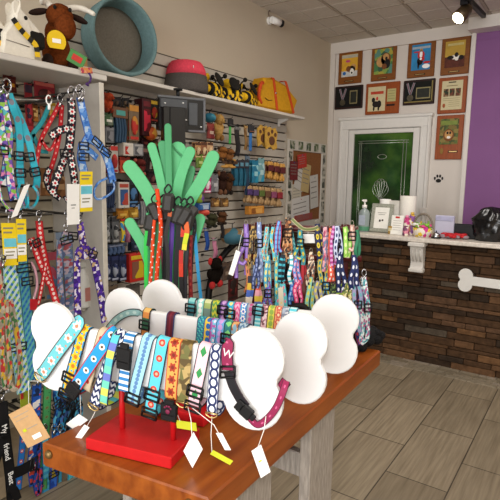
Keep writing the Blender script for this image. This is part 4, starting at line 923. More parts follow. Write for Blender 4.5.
        MB().ribbon(catmull([A(0, h/2, -.004), A(-w*.1, h*.2, .004), A(w*.08, -h*.2, .008), A(0, -h/2, .0)], 5), pl.u, w*.7, .006).build('band', blotch((c0, c1, c0), sc*1.2, .5, seed), rt)
        MB().rbox(A(0, h*.42, .004), (w*.9, .012, h*.1), R=R, r=.002).build('clip', mat(c2, .5), rt)
    elif kind == 'leashpack':
        q = MB(); 
        for i in range(4):
            s = (i-1.5)*w*.18; q.tube(catmull([A(s, h*.3), A(s+w*.07, -h*.1, .006), A(s, -h*.5, .004)], 5), w*.075, 6)
        q.build('coiled_rope', mat(c0, .7, noise=.2), rt); MB().rbox(A(0, h*.34, .006), (w, .014, h*.3), R=R, r=.002).build('header_card', mat(c1, .6), rt); MB().rbox(A(0, h*.33, .0145), (w*.6, .002, h*.14), R=R, r=.0006).build('printing', mat(c2, .6), rt)
    elif kind == 'paw':
        q = MB(); pol = [(-.5, .3), (-.2, .5), (.1, .42), (.3, .5), (.5, .28), (.42, -.1), (.5, -.4), (.2, -.5), (-.1, -.36), (-.4, -.5), (-.5, -.15)]
        q.prism([(a*w, b*h) for a, b in pol][::-1], A(0, 0), pl.u, (0, 0, 1), .016, bev=.004); q.build('mat', mat('#b8903f', .9, noise=.15, scale=50), rt)
        q = MB(); q.prism([(a, b) for a, b in circ(0, -h*.1, w*.24, h*.2, 12)], A(0, 0, .009), pl.u, (0, 0, 1), .004)
        for a, b in ((-.28, .18), (0, .3), (.28, .18)): q.prism(circ(a*w, b*h, w*.1, h*.09, 10), A(0, 0, .009), pl.u, (0, 0, 1), .004)
        q.build('paw_pads', mat('#5c3a26', .9, noise=.1), rt)
    if hook and pl is WP: peg(uc, top-.004, 0)
    for k in range(1, n):
        dup(rt, rt.location-pl.n*(.034*k)+pl.u*(.004*k), lab+ORD[k])
    return rt
# --- first bay, just right of the end panel
g_ = goods
g_('plush', 'orange-red plush toy at the top left, beside the white end panel', 'plush toy', (103, 92, 112, 113), ('#b0482c', '#8a3522'))
g_('bag', 'clear bag with green and white label below the orange plush toy', 'treats', (103, 113, 113, 126), ('#6d7568', '#3f5a3c', '#d8d8cc'))
g_('leashpack', 'grooming comb pack with round blue-green emblem on brown, top row', 'comb', (112, 107, 127, 143), ('#35506a', '#6b4a34', '#4f9a94'), 3, name='comb_pack')
g_('card', 'tall orange, red and white toy card left of the red oval pack', 'toy', (129, 104, 139, 141), ('#7a6650', '#c98a3a', '#c23a32'), 2)
g_('box', 'dark red pack with a long pink-red oval logo, top row', 'toy', (140, 99, 149, 136), ('#3c1418', '#d0374a', '#6a2028'), 2)
g_('card', 'black and yellow striped toy card right of the red oval pack', 'toy', (150, 100, 158, 122), ('#1b1a1c', '#d0a82a', '#b33a2a'), 2)
g_('ball', 'orange and yellow ball toy below the black and yellow card', 'toy', (145, 122, 156, 141), ('#c2562a', '#d89a3a', '#3a2a20'))
g_('card', 'thin white and red toothbrush pack left of the striped card, second row', 'toothbrush', (110, 145, 118, 173), ('#b9b4ac', '#c23a34', '#a03030'), 4, name='toothbrush_pack')
g_('box', 'white and red carton in the second row, right of the toothbrush packs', 'toy', (121, 143, 131, 156), ('#cfc9be', '#c23a2e', '#d8d2c8'), 2)
g_('card', 'orange-red toy card low in the second row', 'toy', (120, 157, 130, 173), ('#b8402a', '#7c2a20', '#d8a070'), 2)
g_('box', 'grey carton right of the white and red carton', 'toy', (131, 144, 141, 156), ('#86878a', '#5a5c60', '#b0b0b0'))
g_('leashpack', 'dark rope toy hung behind the upper green blade', 'toy', (139, 146, 150, 172), ('#2a1f1e', '#3c2c2c', '#8a6a60'), 2, name='rope_toy')
g_('plush', 'dark brown and red plush toy above the left green blade', 'plush toy', (150, 148, 164, 170), ('#5a2c26', '#8a4a3c'), 1)
g_('plush', 'reddish plush toy right of the dark rope toy', 'plush toy', (133, 158, 145, 176), ('#6a302c', '#a8584a'), 1)
g_('leashpack', 'dark blue comb pack on the third row beside the end panel', 'comb', (103, 176, 115, 208), ('#2c3a5a', '#39465f', '#6c7f9a'), 4, name='comb_pack')
g_('box', 'white carton with a blue round emblem, third row', 'toy', (116, 182, 127, 208), ('#c8c5bd', '#3a5a8c', '#b04a3c'))
g_('card', 'black toy card right of the white carton, third row', 'toy', (128, 180, 138, 204), ('#1a1a1e', '#2c3038', '#4a78a8'), 2)
g_('leashpack', 'pack of grey and white leads left of the stand, third row', 'lead', (138, 190, 149, 225), ('#8c8c90', '#3a2624', '#c0bcb4'), 2)
g_('bag', 'orange-yellow treat bag on the fourth row', 'treats', (116, 208, 128, 219), ('#b8862c', '#a8702a', '#d8b050'), 2)
g_('bag', 'small yellow treat bag next to the orange-yellow one', 'treats', (128, 207, 138, 218), ('#c29a3c', '#8f6a24', '#e0c060'))
g_('card', 'silver and black scissor pack on the fourth row', 'scissors', (103, 217, 110, 243), ('#6f7174', '#47494d', '#a8aaac'), 4, name='scissor_pack')
g_('card', 'grey clipper pack on the fourth row, right of the scissor packs', 'clippers', (112, 216, 119, 243), ('#5c5e62', '#34363a', '#9a9c9c'), 4, name='clipper_pack')
g_('tie', 'rainbow striped band with a red clip, fourth row', 'toy', (120, 218, 124.5, 242), ('#d8c23a', '#3a8ac2', '#c2342a'))
g_('tube', 'pink tube with white cap, fourth row', 'toy', (125, 222, 130, 242), ('#b86a8c', '#c88aa2', '#d8d4cc'))
g_('leashpack', 'pack of blue-grey ropes lying across the fifth row', 'rope', (103, 244, 126, 254), ('#43587c', '#3c4658', '#76809a'), 2)
for k, (x, lab) in enumerate(((103, 'left'), (111, 'middle'), (119, 'right'))):
    g_('card', 'navy card with white swirl toys, %s of the fifth row' % lab, 'toy', (x, 255, x+7.5, 281), ('#1f2848', '#2b3560', '#a9b0c4'), 2, group='navy cards with white swirls')
g_('box', 'yellow and red carton with a window, fifth row beside the green blade', 'toy', (127, 253, 143, 281), ('#c22c24', '#8a5a4a', '#d8b82c'))
g_('card', 'grey toy card on the bottom row below the yellow and red carton', 'toy', (126, 284, 140, 305), ('#5c5650', '#4a4642', '#8a8278'))
g_('card', 'brown toy card on the bottom row left, behind the middle bone', 'toy', (104, 285, 118, 306), ('#544c46', '#6a5a4a', '#9a8a78'))
# --- second bay, right of the black screen
g_('ball', 'teal ball toy right of the black screen, top row', 'toy', (205, 110, 214, 123), ('#2a6c86', '#3c8aa0', '#222'+'222'))
g_('bag', 'dark red treat bag below the teal ball', 'treats', (207, 123, 214, 139), ('#6a2426', '#8a3a34', '#b8a090'))
g_('plush', 'tan plush dog in the top row', 'plush toy', (214, 113, 223, 141), ('#b08a50', '#8a6434'))
g_('brush', 'green and black brush in the top row', 'brush', (227, 118, 233, 144), ('#3fa04a', '#1d1d20', '#888'+'888'))
g_('tie', 'black leather strap in the top row', 'strap', (234, 126, 240, 156), ('#1b1a1c', '#2b2a2e', '#6a6a6a'))
g_('tie', 'narrow brown strap between the black strap and the blue brush', 'strap', (243.5, 125, 247, 150), ('#8a6a40', '#6b4e2c', '#a08050'))
g_('brush', 'blue bottle-shaped brush left of the paw mats', 'brush', (247, 124, 254, 151), ('#2f6db0', '#26292f', '#c07a5a'))
g_('paw', 'tan paw-shaped mat with brown pads, left one of two', 'mat', (257, 125, 268, 147), ('#b8903f',), group='paw-shaped mats')
g_('paw', 'tan paw-shaped mat with brown pads, right one of two', 'mat', (265, 127, 277, 150), ('#b8903f',), off=.03, group='paw-shaped mats')
for k, (x, c) in enumerate(((195, '#b88a5c'), (201, '#8c5a3c'), (207, '#c4a07a'))):
    g_('card', ('amber', 'russet', 'cream')[k]+' treat card in the second row, above the right green blade', 'treats', (x, 142, x+6, 158), (c, '#5a3a2a', '#d0b48c'), 2)
g_('plush', 'brown bear-like plush pair, left one, second row', 'plush toy', (217, 146, 226, 161), ('#8a5a30', '#3c2818'))
g_('plush', 'brown bear-like plush pair, right one, second row', 'plush toy', (224, 148, 233, 163), ('#7c5230', '#2f2018'))
g_('bone', 'large golden chew with dark paw marks, second row', 'chew', (220, 158, 237, 169), ('#b88a44', '#4a3320'))
g_('bag', 'lime green pouch partly behind the right green blade', 'treats', (196, 154, 203, 168), ('#7a9a34', '#5c7a2a', '#b8c880'))
g_('card', 'magenta toy card with white dot, right of the green blade', 'toy', (204, 174, 211, 193), ('#b02a6a', '#d84a8c', '#e8d8e0'), 2)
g_('bag', 'silver grey treat bag right of the magenta card', 'treats', (211, 174, 218, 192), ('#8c8f92', '#6a6c70', '#b8babc'), 2)
g_('ball', 'lime ring toy below the green blade on the right', 'toy', (196, 190, 203, 204), ('#8aa83a', '#6a4a8c', '#303030'))
g_('plush', 'dark brown monkey-like plush in the third row', 'plush toy', (217, 170, 226, 195), ('#32201a', '#6a4630'))
g_('plush', 'brown and black plush right of the monkey-like one', 'plush toy', (224, 172, 232, 195), ('#4a3020', '#1f1714'))
for k in range(3):
    g_('leashpack', ('teal leash pack, leftmost of three in the second row', 'teal leash pack, middle of three in the second row', 'teal leash pack, rightmost of three in the second row')[k], 'leash', (233+k*5, 160, 238+k*5, 186), ('#22627c', '#2f2f38', '#5a8aa0'), 2, group='teal leash packs')
g_('tie', 'dark blue strap between the teal packs and the teal bags', 'strap', (244.5, 155, 249, 195), ('#24384f', '#1c2a3c', '#5a6a7a'))
g_('bag', 'bright teal treat bag, left one, third row', 'treats', (252, 160, 258, 183), ('#2484a4', '#1f6f90', '#8fc2cc'), 2)
g_('bag', 'bright teal treat bag, right one, third row', 'treats', (258, 158, 264, 182), ('#2a8cb0', '#6f9aa0', '#a8c8cc'), 1)
for k in range(3):
    g_('bone', ('twisted dog chew in a dark red wrapper, left of three', 'twisted dog chew in a dark red wrapper, middle of three', 'twisted dog chew in a dark red wrapper, right of three')[k], 'chew', (267+k*6, 160+k, 272.5+k*6, 180+k*1.5), ('#c09048', '#5a2226'), 2, group='twisted dog chews')
for k, (c, nm) in enumerate((('#4a3568', 'violet'), ('#53406e', 'plum'), ('#5a6c34', 'olive green'), ('#6a4a34', 'brown'), ('#8a4a6a', 'mauve'), ('#8c2a34', 'crimson'))):
    g_('bone', nm+' topped chew bone pack in the lower row of bones', 'chew', (246+k*6, 184+k*.6, 251.5+k*6, 204+k*.8), ('#a98a62', c), 2, group='chew bone packs with coloured tops')
g_('bag', 'golden brown treat bag, left of a pair below the dark plush toys', 'treats', (211, 198, 219, 207), ('#a07a40', '#6a4a28', '#c8a060'))
g_('bag', 'golden brown treat bag, right of a pair below the dark plush toys', 'treats', (220, 198, 228, 207), ('#9a7038', '#604424', '#c09858'))
g_('box', 'orange carton in the bottom row of the right bay', 'treats', (247, 206, 262, 214), ('#c08030', '#8a5424', '#d8a050'))
g_('box', 'blue carton just right of the green stand, low row', 'toy', (196, 203, 208, 210), ('#24508c', '#3a6aa8', '#a8b8cc'))
g_('ball', 'coral red ball toy right of the small green blade', 'toy', (200, 207, 208, 216), ('#c84a3a', '#d86a58', '#333333'))
g_('plush', 'olive and black plush toy in the low row', 'plush toy', (205, 213, 217, 228), ('#3c3c2a', '#22221a'))
g_('plush', 'dark brown plush right of the olive one, low row', 'plush toy', (216, 211, 226, 225), ('#5a3c28', '#2c2018'))
g_('ball', 'round blue and brown toy low on the slatwall, left of the purple harness', 'toy', (224, 223, 240, 245), ('#3f6f82', '#8a6a44', '#303030'))
g_('tie', 'black strap toy left of the round blue toy', 'strap', (220, 221, 224, 238), ('#1f1c1c', '#2c2828', '#555555'))
g_('tie', 'pink strap toy hanging low beside the leash stand', 'strap', (212, 238, 217, 258), ('#c2809c', '#b06a8a', '#8a8a8a'))
g_('tie', 'royal blue strap right of the small green blade', 'strap', (204, 228, 209, 250), ('#274f9c', '#1f3f84', '#8a8a8a'))
g_('plush', 'black shaggy plush with red feet, low on the wall', 'plush toy', (207, 256, 223, 288), ('#17120f', '#b02a2a'))
g_('bag', 'dark grey treat bag on the lowest row left of the rack', 'treats', (222, 262, 232, 280), ('#3a3432', '#5a4a40', '#8a7a6a'))
g_('card', 'dark red toy card low behind the rack, left side', 'toy', (228, 268, 238, 300), ('#4a1a1c', '#7c2a28', '#2a1c1a'))
# --- darker packs filling the first bay between the rows
for x, y, w_, h_, kd, cols, lab in (
 (113, 97, 8, 12, 'card', ('#2a2422', '#17151a', '#4a3a30'), 'small black-brown card above the comb packs with the round emblem'),
 (122, 98, 7, 9, 'card', ('#1d1c1f', '#2c2a2c', '#6a5a4a'), 'small black card above the striped orange card'),
 (103, 127, 9, 16, 'box', ('#6d6e72', '#4a4c50', '#85868a'), 'grey carton below the green and white bag, beside the end panel'),
 (159, 108, 6, 22, 'card', ('#2a2620', '#c2a030', '#7a2420'), 'narrow black and red card left of the black screen'),
 (141, 137, 7, 10, 'bag', ('#4a1c1c', '#2a1416', '#7a3a34'), 'dark maroon pouch below the red oval pack'),
 (150, 139, 8, 9, 'bag', ('#7a4a2a', '#4a2a1c', '#a87a4a'), 'brown pouch below the orange and yellow ball'),
 (103, 146, 6, 27, 'card', ('#8a2a26', '#c8c0b8', '#5a1c1c'), 'tall red and white card beside the end panel, second row'),
 (129, 157, 5, 18, 'tie', ('#3a2a2a', '#6a3430', '#2a2224'), 'dark patterned strap left of the reddish plush'),
 (139, 173, 10, 14, 'bag', ('#4a2c28', '#2c1c1c', '#8a5a4a'), 'maroon pouch below the dark rope toys'),
 (149, 171, 9, 14, 'card', ('#38242a', '#1c161a', '#7a4a4a'), 'dark plum card below the dark brown plush'),
 (128, 204, 10, 6, 'box', ('#24508a', '#2f64a4', '#8aa4c4'), 'small blue carton at the foot of the third row'),
 (131, 219, 7, 20, 'card', ('#2a2628', '#4a4448', '#6a6468'), 'charcoal card right of the pink tube'),
 (104, 204, 12, 8, 'box', ('#4a5260', '#343a46', '#6a7484'), 'slate grey carton below the blue comb packs'),
 (131, 239, 9, 12, 'bag', ('#3a4660', '#2a3448', '#6a7890'), 'slate blue pouch above the yellow and red carton')):
    g_(kd, lab, {'card': 'toy', 'box': 'toy', 'bag': 'treats', 'tie': 'toy'}[kd], (x, y, x+w_, y+h_), cols, 2, off=-.03)
# --- packs deep inside the near unit
NP = Plane((-2.52, 0, 0), 90)
def ng(kind, lab, cat, box, cols, **k):
    r = goods(kind, lab, cat, box, cols, pl=NP, hook=False, **k); uc, zc, w, h = geom(NP, *box); b = V((XS, uc, zc+h/2-.004)); o = PEG.copy(); C.objects.link(o); o.location = b; o['label'] = 'dark wire hook on the panel behind the harnesses'; o['group'] = 'wire hooks in the near unit'; return r
ng('bag', 'dark red treat bag with orange label in the top left corner of the unit', 'treats', (3, 75, 16, 92), ('#5a1c14', '#4a1610', '#c88a2a'))
ng('card', 'tall red toy card left of the skull-like toy card in the unit', 'toy', (25, 83, 33, 132), ('#8a1f24', '#3a2838', '#b03038'))
ng('card', 'wide red toy card under the near shelf', 'toy', (34, 82, 55, 104), ('#86222a', '#b85a50', '#4a2020'))
ng('bag', 'amber treat pouch below the wide red card', 'treats', (31, 104, 38, 122), ('#b0702a', '#7c4a1c', '#d8b070'))
ng('bag', 'small orange treat pouch right of the amber one', 'treats', (40, 106, 47, 122), ('#a85a28', '#8a5030', '#d0a880'))
ng('bag', 'yellow topped treat pouch beside the red harness', 'treats', (49, 97, 57, 116), ('#8a4030', '#c8a02a', '#d8c8b0'))
ng('card', 'black toy card with silver trim near the end panel', 'toy', (57, 96, 64, 118), ('#2a2426', '#17151a', '#7a7a80'))
ng('card', 'black toy card nearest the end panel', 'toy', (66, 95, 73, 116), ('#242022', '#141214', '#66666c'))
ng('bag', 'tan rawhide pack behind the turquoise harness', 'treats', (38, 168, 52, 196), ('#9a6a40', '#7c5230', '#c8a880'))
ng('bag', 'brown rawhide pack behind the daisy harness', 'treats', (53, 170, 66, 198), ('#8a5c38', '#6a4428', '#b89068'))
ng('card', 'cream toy card behind the floral strap', 'toy', (0, 150, 12, 185), ('#b8a488', '#8a7454', '#d8ccb0'))
ng('card', 'multicoloured toy card behind the red dotted harness', 'toy', (44, 250, 60, 300), ('#8a7a6a', '#b04a5a', '#5a7a9a'))
ng('bag', 'pale pouch behind the denim flowered strap', 'treats', (56, 232, 70, 262), ('#b0a090', '#8a9ab0', '#d8d0c4'))
# white spray bottle on the inner shelf board
p = onx(84.5, 312, -2.36); zb = .812
sbp = thing('spray_bottle', 'white spray bottle with a red trigger behind the purple harness', 'bottle', V((p.x, p.y, zb)))
zt_ = onx(82, 262, -2.36).z; hh = zt_-zb; q0 = V((p.x, p.y, zb)); PW = mat('#d8d4cc', .35, noise=.02)
MB().lathe([(.001, 0), (.045, 0), (.047, .01), (.047, hh*.55), (.036, hh*.68), (.018, hh*.78), (.016, hh*.86)], q0, n=24).build('body', PW, sbp)
MB().rbox(q0+V((.0, .0, hh*.94)), (.03, .075, hh*.13), r=.006).rbox(q0+V((0, .048, hh*.96)), (.018, .03, .018), r=.003).build('spray_head', PW, sbp)
MB().rbox(q0+V((.004, .026, hh*.83)), (.014, .012, hh*.13), R=Matrix.Rotation(.25, 3, 'X'), r=.003).build('trigger', mat('#c22a22', .4), sbp)
MB().rbox(q0+V((.0475, 0, hh*.3)), (.002, .055, hh*.3), r=.0006).build('label', mat('#c9837a', .6, noise=.1), sbp)
# ------------------------------------------------------------------ notice board on the wall by the corner
BPn = Plane((XW+.012, 0, 0), 90)
def brect(x0, y0, x1, y1): return geom(BPn, x0, y0, x1, y1)
a = onx(287.5, 137, XW+.012); b = onx(326, 146, XW+.012); lo = onx(287.5, 231, XW+.012).z; y0, y1 = a.y, b.y; zt_ = (a.z+b.z)/2; zb_ = lo-.02
nb = thing('notice_board', 'cork notice board framed by small photos on the left wall', 'notice board', V((XW, (y0+y1)/2, zb_)))
bm = MB(); fw = .11; bm.rbox((XW+.012, (y0+y1)/2, zt_-fw/2), (.022, y1-y0, fw), r=.003); bm.rbox((XW+.012, (y0+y1)/2, zb_+fw/2), (.022, y1-y0, fw), r=.003)
for y in (y0+fw/2, y1-fw/2): bm.rbox((XW+.012, y, (zt_+zb_)/2), (.022, fw, zt_-zb_-2*fw), r=.003)
bm.build('photo_frame', mat('#cfcac0', .6, noise=.03), nb)
MB().rbox((XW+.006, (y0+y1)/2, (zt_+zb_)/2), (.008, y1-y0-2*fw, zt_-zb_-2*fw), r=.002).build('cork', mat('#8a5a34', .95, noise=.25, scale=90, bump=.3), nb)
random.seed(4); npn = 5
for k in range(npn):
    y = y0+(y1-y0)*(k+.5)/npn; MB().rbox((XW+.024, y, zt_-fw/2), (.003, .10, .085), r=.0006).build('photo', blotch(('#5c6a44', '#8a8f86', '#394a34', '#a8a89a'), 22, .4, k), nb)
for y in (y0+fw/2, y1-fw/2):
    z = zt_-fw-.07
    while z > zb_+fw: MB().rbox((XW+.024, y, z), (.003, .07, .11), r=.0006).build('photo', blotch(('#6b6a5c', '#9a988c', '#40443c', '#b0aca0'), 22, .4, int(z*50)), nb); z -= .135
def note(lab, x0, y0_, x1, y1_, m, rot=0, off=.0):
    u, z, w, h = geom(BPn, x0, y0_, x1, y1_); o = MB().rbox((XW+.014+off, u, z), (.001, w, h), R=Matrix.Rotation(rot, 3, 'X'), r=.0005).build('pinned_paper', m, loc=(XW+.014+off, u, z)); tag(o, lab, 'paper'); 
    q = MB(); up = Matrix.Rotation(rot, 3, 'X')
    for k in range(4): q.box(V((XW+.0148+off, u, z))+up@V((0, -w*.04, h*(.3-.16*k))), (.0008, w*.7, h*.03), R=up)
    q.build('printing', mat('#8a8680', .8, noise=0), o)
    MB().cyl((XW+.008, u, z+h*.42), (XW+.020+off, u, z+h*.42), .003, .005, 8).build('pin', mat('#b8322a' if off < .01 else '#2a5a9a', .4), o)
    return o
note('white sheet with curled corner pinned low on the notice board', 291, 197, 309, 226, mat('#d6d4d0', .7, noise=.04), .1, .003)
note('white paper hanging at a slant below the red ribbon', 295, 163, 304, 190, mat('#cfccc6', .7, noise=.04), -.3, .006)
note('yellowish paper in the middle of the notice board', 301, 164, 309, 192, mat('#c2ab78', .7, noise=.04), -.15, .009)
note('long white paper on the right of the notice board', 309, 175, 317, 208, mat('#cbc8c2', .7, noise=.04), .12, .012)
note('small red paper at the bottom of the notice board', 293, 214, 311, 221, mat('#9c4a44', .7, noise=.06), .05, .015)
note('cream paper in the lower left of the notice board', 292, 184, 301, 203, mat('#c8c2b0', .7, noise=.04), .05, .0)
o = note('red and white ribbon card pinned at the top of the notice board', 296, 154, 305, 168, mat('#b8342a', .6, noise=.1), .15, .018)
o = note('dark red badge pinned left of the ribbon card', 288, 161, 296, 180, mat('#6f2026', .6, noise=.3, scale=50), 0, .021)
# ================================================================== HANGING HARNESSES AND LEASHES
def wm(pl, x, y, off, wpx): return wpx*((pl.px(x, y, off)-EYEP).dot(FW))/500
def clip(o, p, n, s=.02, m=CHROME):
    u = V((-n.y, n.x, 0)); P = [p+u*(s*.6*math.cos(a*PI/6))+V((0, 0, s*.9*math.sin(a*PI/6)+s*.6)) for a in range(12)]
    MB().tube(P, s*.14, 6, True).cyl(p+V((0, 0, -s*1.3)), p+V((0, 0, -s*.1)), s*.28, n=8).build('snap_clip', m, o)
def hang(pl, lab, cat, pieces, m, clips=(), slides=(), cards=(), group=None, name='dog_harness', closed=()):
    """pieces: (points px [(x,y)|(x,y,off)], width px, part name, material or None)"""
    f = pieces[0][0][-1]; o0 = f[2] if len(f) > 2 else .02
    c = thing(name, lab, cat, pl.px(f[0], f[1], o0), group)
    for i, pc in enumerate(pieces):
        pts, w = pc[0], pc[1]; nm = pc[2] if len(pc) > 2 else 'strap'; mm = pc[3] if len(pc) > 3 else m
        P = [(q[0], q[1], q[2] if len(q) > 2 else .02+.012*math.sin(k*1.7+i*2.1)+i*.006) for k, q in enumerate(pts)]
        px_strap(pl, nm, P, mm, c, wm(pl, P[0][0], P[0][1], P[0][2], w), 5, i in closed, .003)
    for x, y, *r in clips: clip(c, pl.px(x, y, .03), pl.n, r[0] if r else .02, r[1] if len(r) > 1 else CHROME)
    if pl.n.x > .99:                             # a hook arm from the panel carries it
        x, y = clips[0][:2] if clips else f[:2]; q = pl.px(x, y, .03)+V((0, 0, .012)); e = V((XS, min(max(q.y, .8), 1.74), q.z)) ; lo = V((XS, q.y, q.z))
        if .80 < q.y < 1.77: tag(MB().tube([lo, q+V((.012, 0, 0)), q+V((.022, 0, .014))], .004, 6).rbox(lo+V((.003, 0, 0)), (.006, .03, .02), r=.001).build('wall_hook', HOOKM, loc=lo), 'long wire hook carrying a harness or leash at the left', 'hook', 'long hooks in the near unit')
    for x, y, wpx, ang in slides:
        a = math.radians(ang); wd = pl.u*math.cos(a)+V((0, 0, 1))*math.sin(a); ud = -pl.u*math.sin(a)+V((0, 0, 1))*math.cos(a); slide(c, pl.px(x, y, .048), wd, ud, wm(pl, x, y, .04, wpx), h=.034)
    for tl, tr, bl_, mm, lb, lines in cards:
        card(c, 'tag', pl.px(*tl, .06), pl.px(*tr, .06), pl.px(*bl_, .06), mm, pl.n, .0014, [pl.px(f[0] if False else (tl[0]+tr[0])/2, tl[1]-4, .03), pl.px((tl[0]+tr[0])/2, tl[1]+1, .06)], label=lb, lines=lines)
    return c
YC_ = mat('#efd11e', .6, noise=.03); AQ = mat('#6cc4d6', .6, noise=.1); TXT = mat('#8f8a70', .8, noise=0)
HA = Plane((-2.07, 0, 0), 90); HB = Plane((-2.11, 0, 0), 90); HC = Plane((-2.13, 0, 0), 90)
YL = [(.1, .1, .8, .14, TXT), (.1, .2, .7, .24, TXT), (.1, .36, .95, .56, AQ), (.06, .6, .94, .84, TAGW), (.15, .66, .8, .69, TXT), (.15, .74, .7, .77, TXT)]
FL = strap('#4a5fc0', '#2d3a70', 'cells', cols=('#4a62c8', '#7a58b8', '#8fc24a', '#e58ab8', '#f0f0ee', '#5fc4d0', '#2a2f6a'), period=.016, ew=.06)
hang(HA, 'blue, purple and green floral harness strap at the left edge', 'harness', [([(1, 90), (5, 112), (9, 135), (7, 160), (3, 185)], 9), ([(-2, 110), (3, 140), (9, 165), (11, 185), (14, 200)], 9), ([(-4, 150), (-2, 180), (2, 200), (12, 211), (22, 207), (24, 196)], 3, 'leg_loop')], FL, [(1, 88)], [(3, 150, 9, 0)])
TQ = strap('#35b6cc', '#1f8ca4', 'dots', '#7d7f8c', None, .075, .36, ew=.05)
hang(HA, 'turquoise harness with black slides hanging at the left', 'harness',
     [([(9, 93), (13, 108), (18, 122), (20, 145), (20, 170), (21, 184)], 8), ([(9, 95, .0), (20, 118, .0), (29, 142, .01), (33, 160), (37, 178), (36, 188)], 8),
      ([(14, 134, .0), (22, 140, .0), (29, 136, .0)], 6, 'chest_strap'), ([(33, 186), (38, 194), (36, 203), (30, 208), (26, 202), (27, 190)], 2.4, 'belly_loop'), ([(20, 182), (18, 195), (24, 207), (28, 204), (27, 192)], 2.4, 'belly_loop')],
     TQ, [(7, 90, .03)], [(20.5, 173, 9, 0), (35, 172, 9, 12), (19, 156, 8, 0), (29.5, 157, 8, 8)],
     [((24, 186), (30, 184), (11, 218), TAGW, 'long white paper tag', None)])
hang(HA, 'teal harness strap behind the red harness', 'harness', [([(49, 106, -.02), (42, 122, -.02), (33, 134, -.02), (29, 146, -.02)], 5), ([(33, 134, -.02), (40, 150, -.02), (48, 152, -.02)], 4, 'strap')], strap('#2f9aa4', '#1f6c78', 'plain'), [(49, 103, .022, WHITE)])
RDm = strap('#c8242c', '#8a1820', 'dots', '#e8b0a8', None, .03, .15)
hang(HA, 'red harness crossing behind the daisy harness', 'harness', [([(60, 103, .0), (50, 122, .0), (41, 140, .0), (37, 160, .0), (35, 180, .0)], 4.5), ([(62, 105, .0), (60, 130, .0), (56, 152, .0), (50, 172, .0), (47, 186, .0)], 5), ([(41, 140, .0), (50, 150, .0), (58, 135, .0)], 3.5, 'chest_strap')], RDm, [(60, 101)])
DA = strap('#1a1a26', '#101018', 'flower', '#eceae8', '#d02a30', .040, .34, ew=.03)
hang(HA, 'black daisy-print harness with red-centred white flowers', 'harness',
     [([(71, 99), (72, 112), (71, 130), (69, 148), (65, 160)], 10), ([(70, 128, .03), (58, 131, .03), (50, 137, .03)], 8, 'side_strap'), ([(68, 150), (62, 165), (56, 180), (52, 194)], 9), ([(70, 152), (73, 170), (75, 186), (74, 200)], 9),
      ([(50, 168, .01), (46, 178, .01), (50, 190, .01), (60, 199, .01)], 6, 'belly_strap'), ([(64, 196, .03), (70, 205, .03), (76, 206, .03), (79, 198, .03)], 3.5, 'belly_loop')],
     DA, [(71, 95, .026)], [(66, 153, 11, 5)], [((67, 184), (79.5, 184), (67, 225), TAGW, 'plain white card tag', [(.3, .5, .7, .53, INK), (.35, .58, .6, .6, INK)])])
BB = strap('#4a86dc', '#2c55a4', 'cells', cols=('#4a86dc', '#3f78d0', '#7fb0ee', '#5a94e2', '#c6dcf6'), period=.016, ew=.05)
hang(HA, 'blue bandana-print harness with a yellow-topped card, by the end panel', 'harness',
     [([(80, 98), (83, 112), (87, 128), (90, 140)], 9), ([(89, 138, .03), (98, 144, .03), (105, 154, .03), (110, 168, .03), (113, 182, .03)], 9), ([(88, 138, .01), (83, 148, .01), (81, 158, .01), (84, 172, .01)], 9.5), ([(78, 146, .02), (88, 150, .02), (97, 158, .02)], 7, 'chest_strap'),
      ([(113, 180, .03), (114, 189, .03), (107, 196, .03), (97, 199, .03), (94, 192, .03), (98, 183, .03), (107, 178, .03)], 2.2, 'belly_loop')],
     BB, [(79, 94, .028), (82, 95, .024)], [(97, 142, 9, -35), (106, 152, 10, -30), (84, 157, 10, 0), (84, 146, 9, 0)],
     [((80, 171.5), (92.5, 171.5), (80, 212), YC_, 'yellow-topped card with a white lower half', [(.1, .08, .85, .12, TXT), (.1, .16, .7, .2, TXT), (.02, .33, .98, .9, TAGW), (.05, .36, .95, .56, AQ), (.15, .66, .8, .69, TXT), (.15, .74, .7, .77, TXT)])])
AG = strap('#d4ecf0', '#8cc7cc', 'argyle', '#8fc85a', '#2f7fd0', .075, .5, ew=.04)
hang(HB, 'wide blue and green argyle strap with a yellow card, front one', 'harness', [([(10, 240), (11, 275), (14, 305), (17, 335), (20, 360), (24, 392)], 15)], AG, [(9, 214)], [(18, 347, 16, -6)], [((1, 223), (15.5, 223), (4, 266), YC_, 'yellow card with a white panel', YL)])
hang(HB, 'blue and green argyle strap behind the front one', 'harness', [([(21, 240, -.02), (23, 270, -.02), (26, 300, -.02), (30, 345, -.02), (33, 380, -.02)], 12)], strap('#6fc8c4', '#2a6a7c', 'argyle', '#4f9ad8', '#2f7fd0', .07, .5, ew=.1), [(20, 214)], [(24, 268, 13, 0), (27.5, 281, 10, 0)], [((16, 219), (26, 219), (17, 262), YC_, 'yellow card with a white panel', YL)])
PK = strap('#d02a30', '#8f1c22', 'dots', '#f0d8d0', None, .022, .2, ew=.08)
hang(HB, 'red polka-dot harness with a black clip', 'harness', [([(39, 221), (41, 240), (45, 260), (51, 285), (57, 305), (62, 325)], 8), ([(31, 238, .03), (36, 252, .03), (43, 270, .03), (49, 284, .03)], 7), ([(46, 262, .04), (42, 285, .04), (38, 305, .04)], 4, 'side_strap')], PK, [(39, 217)], [(37, 243, 6, 20)], [((30, 299), (37, 299), (30, 310), mat('#b5202a', .5), 'red heart-like pendant', None)])
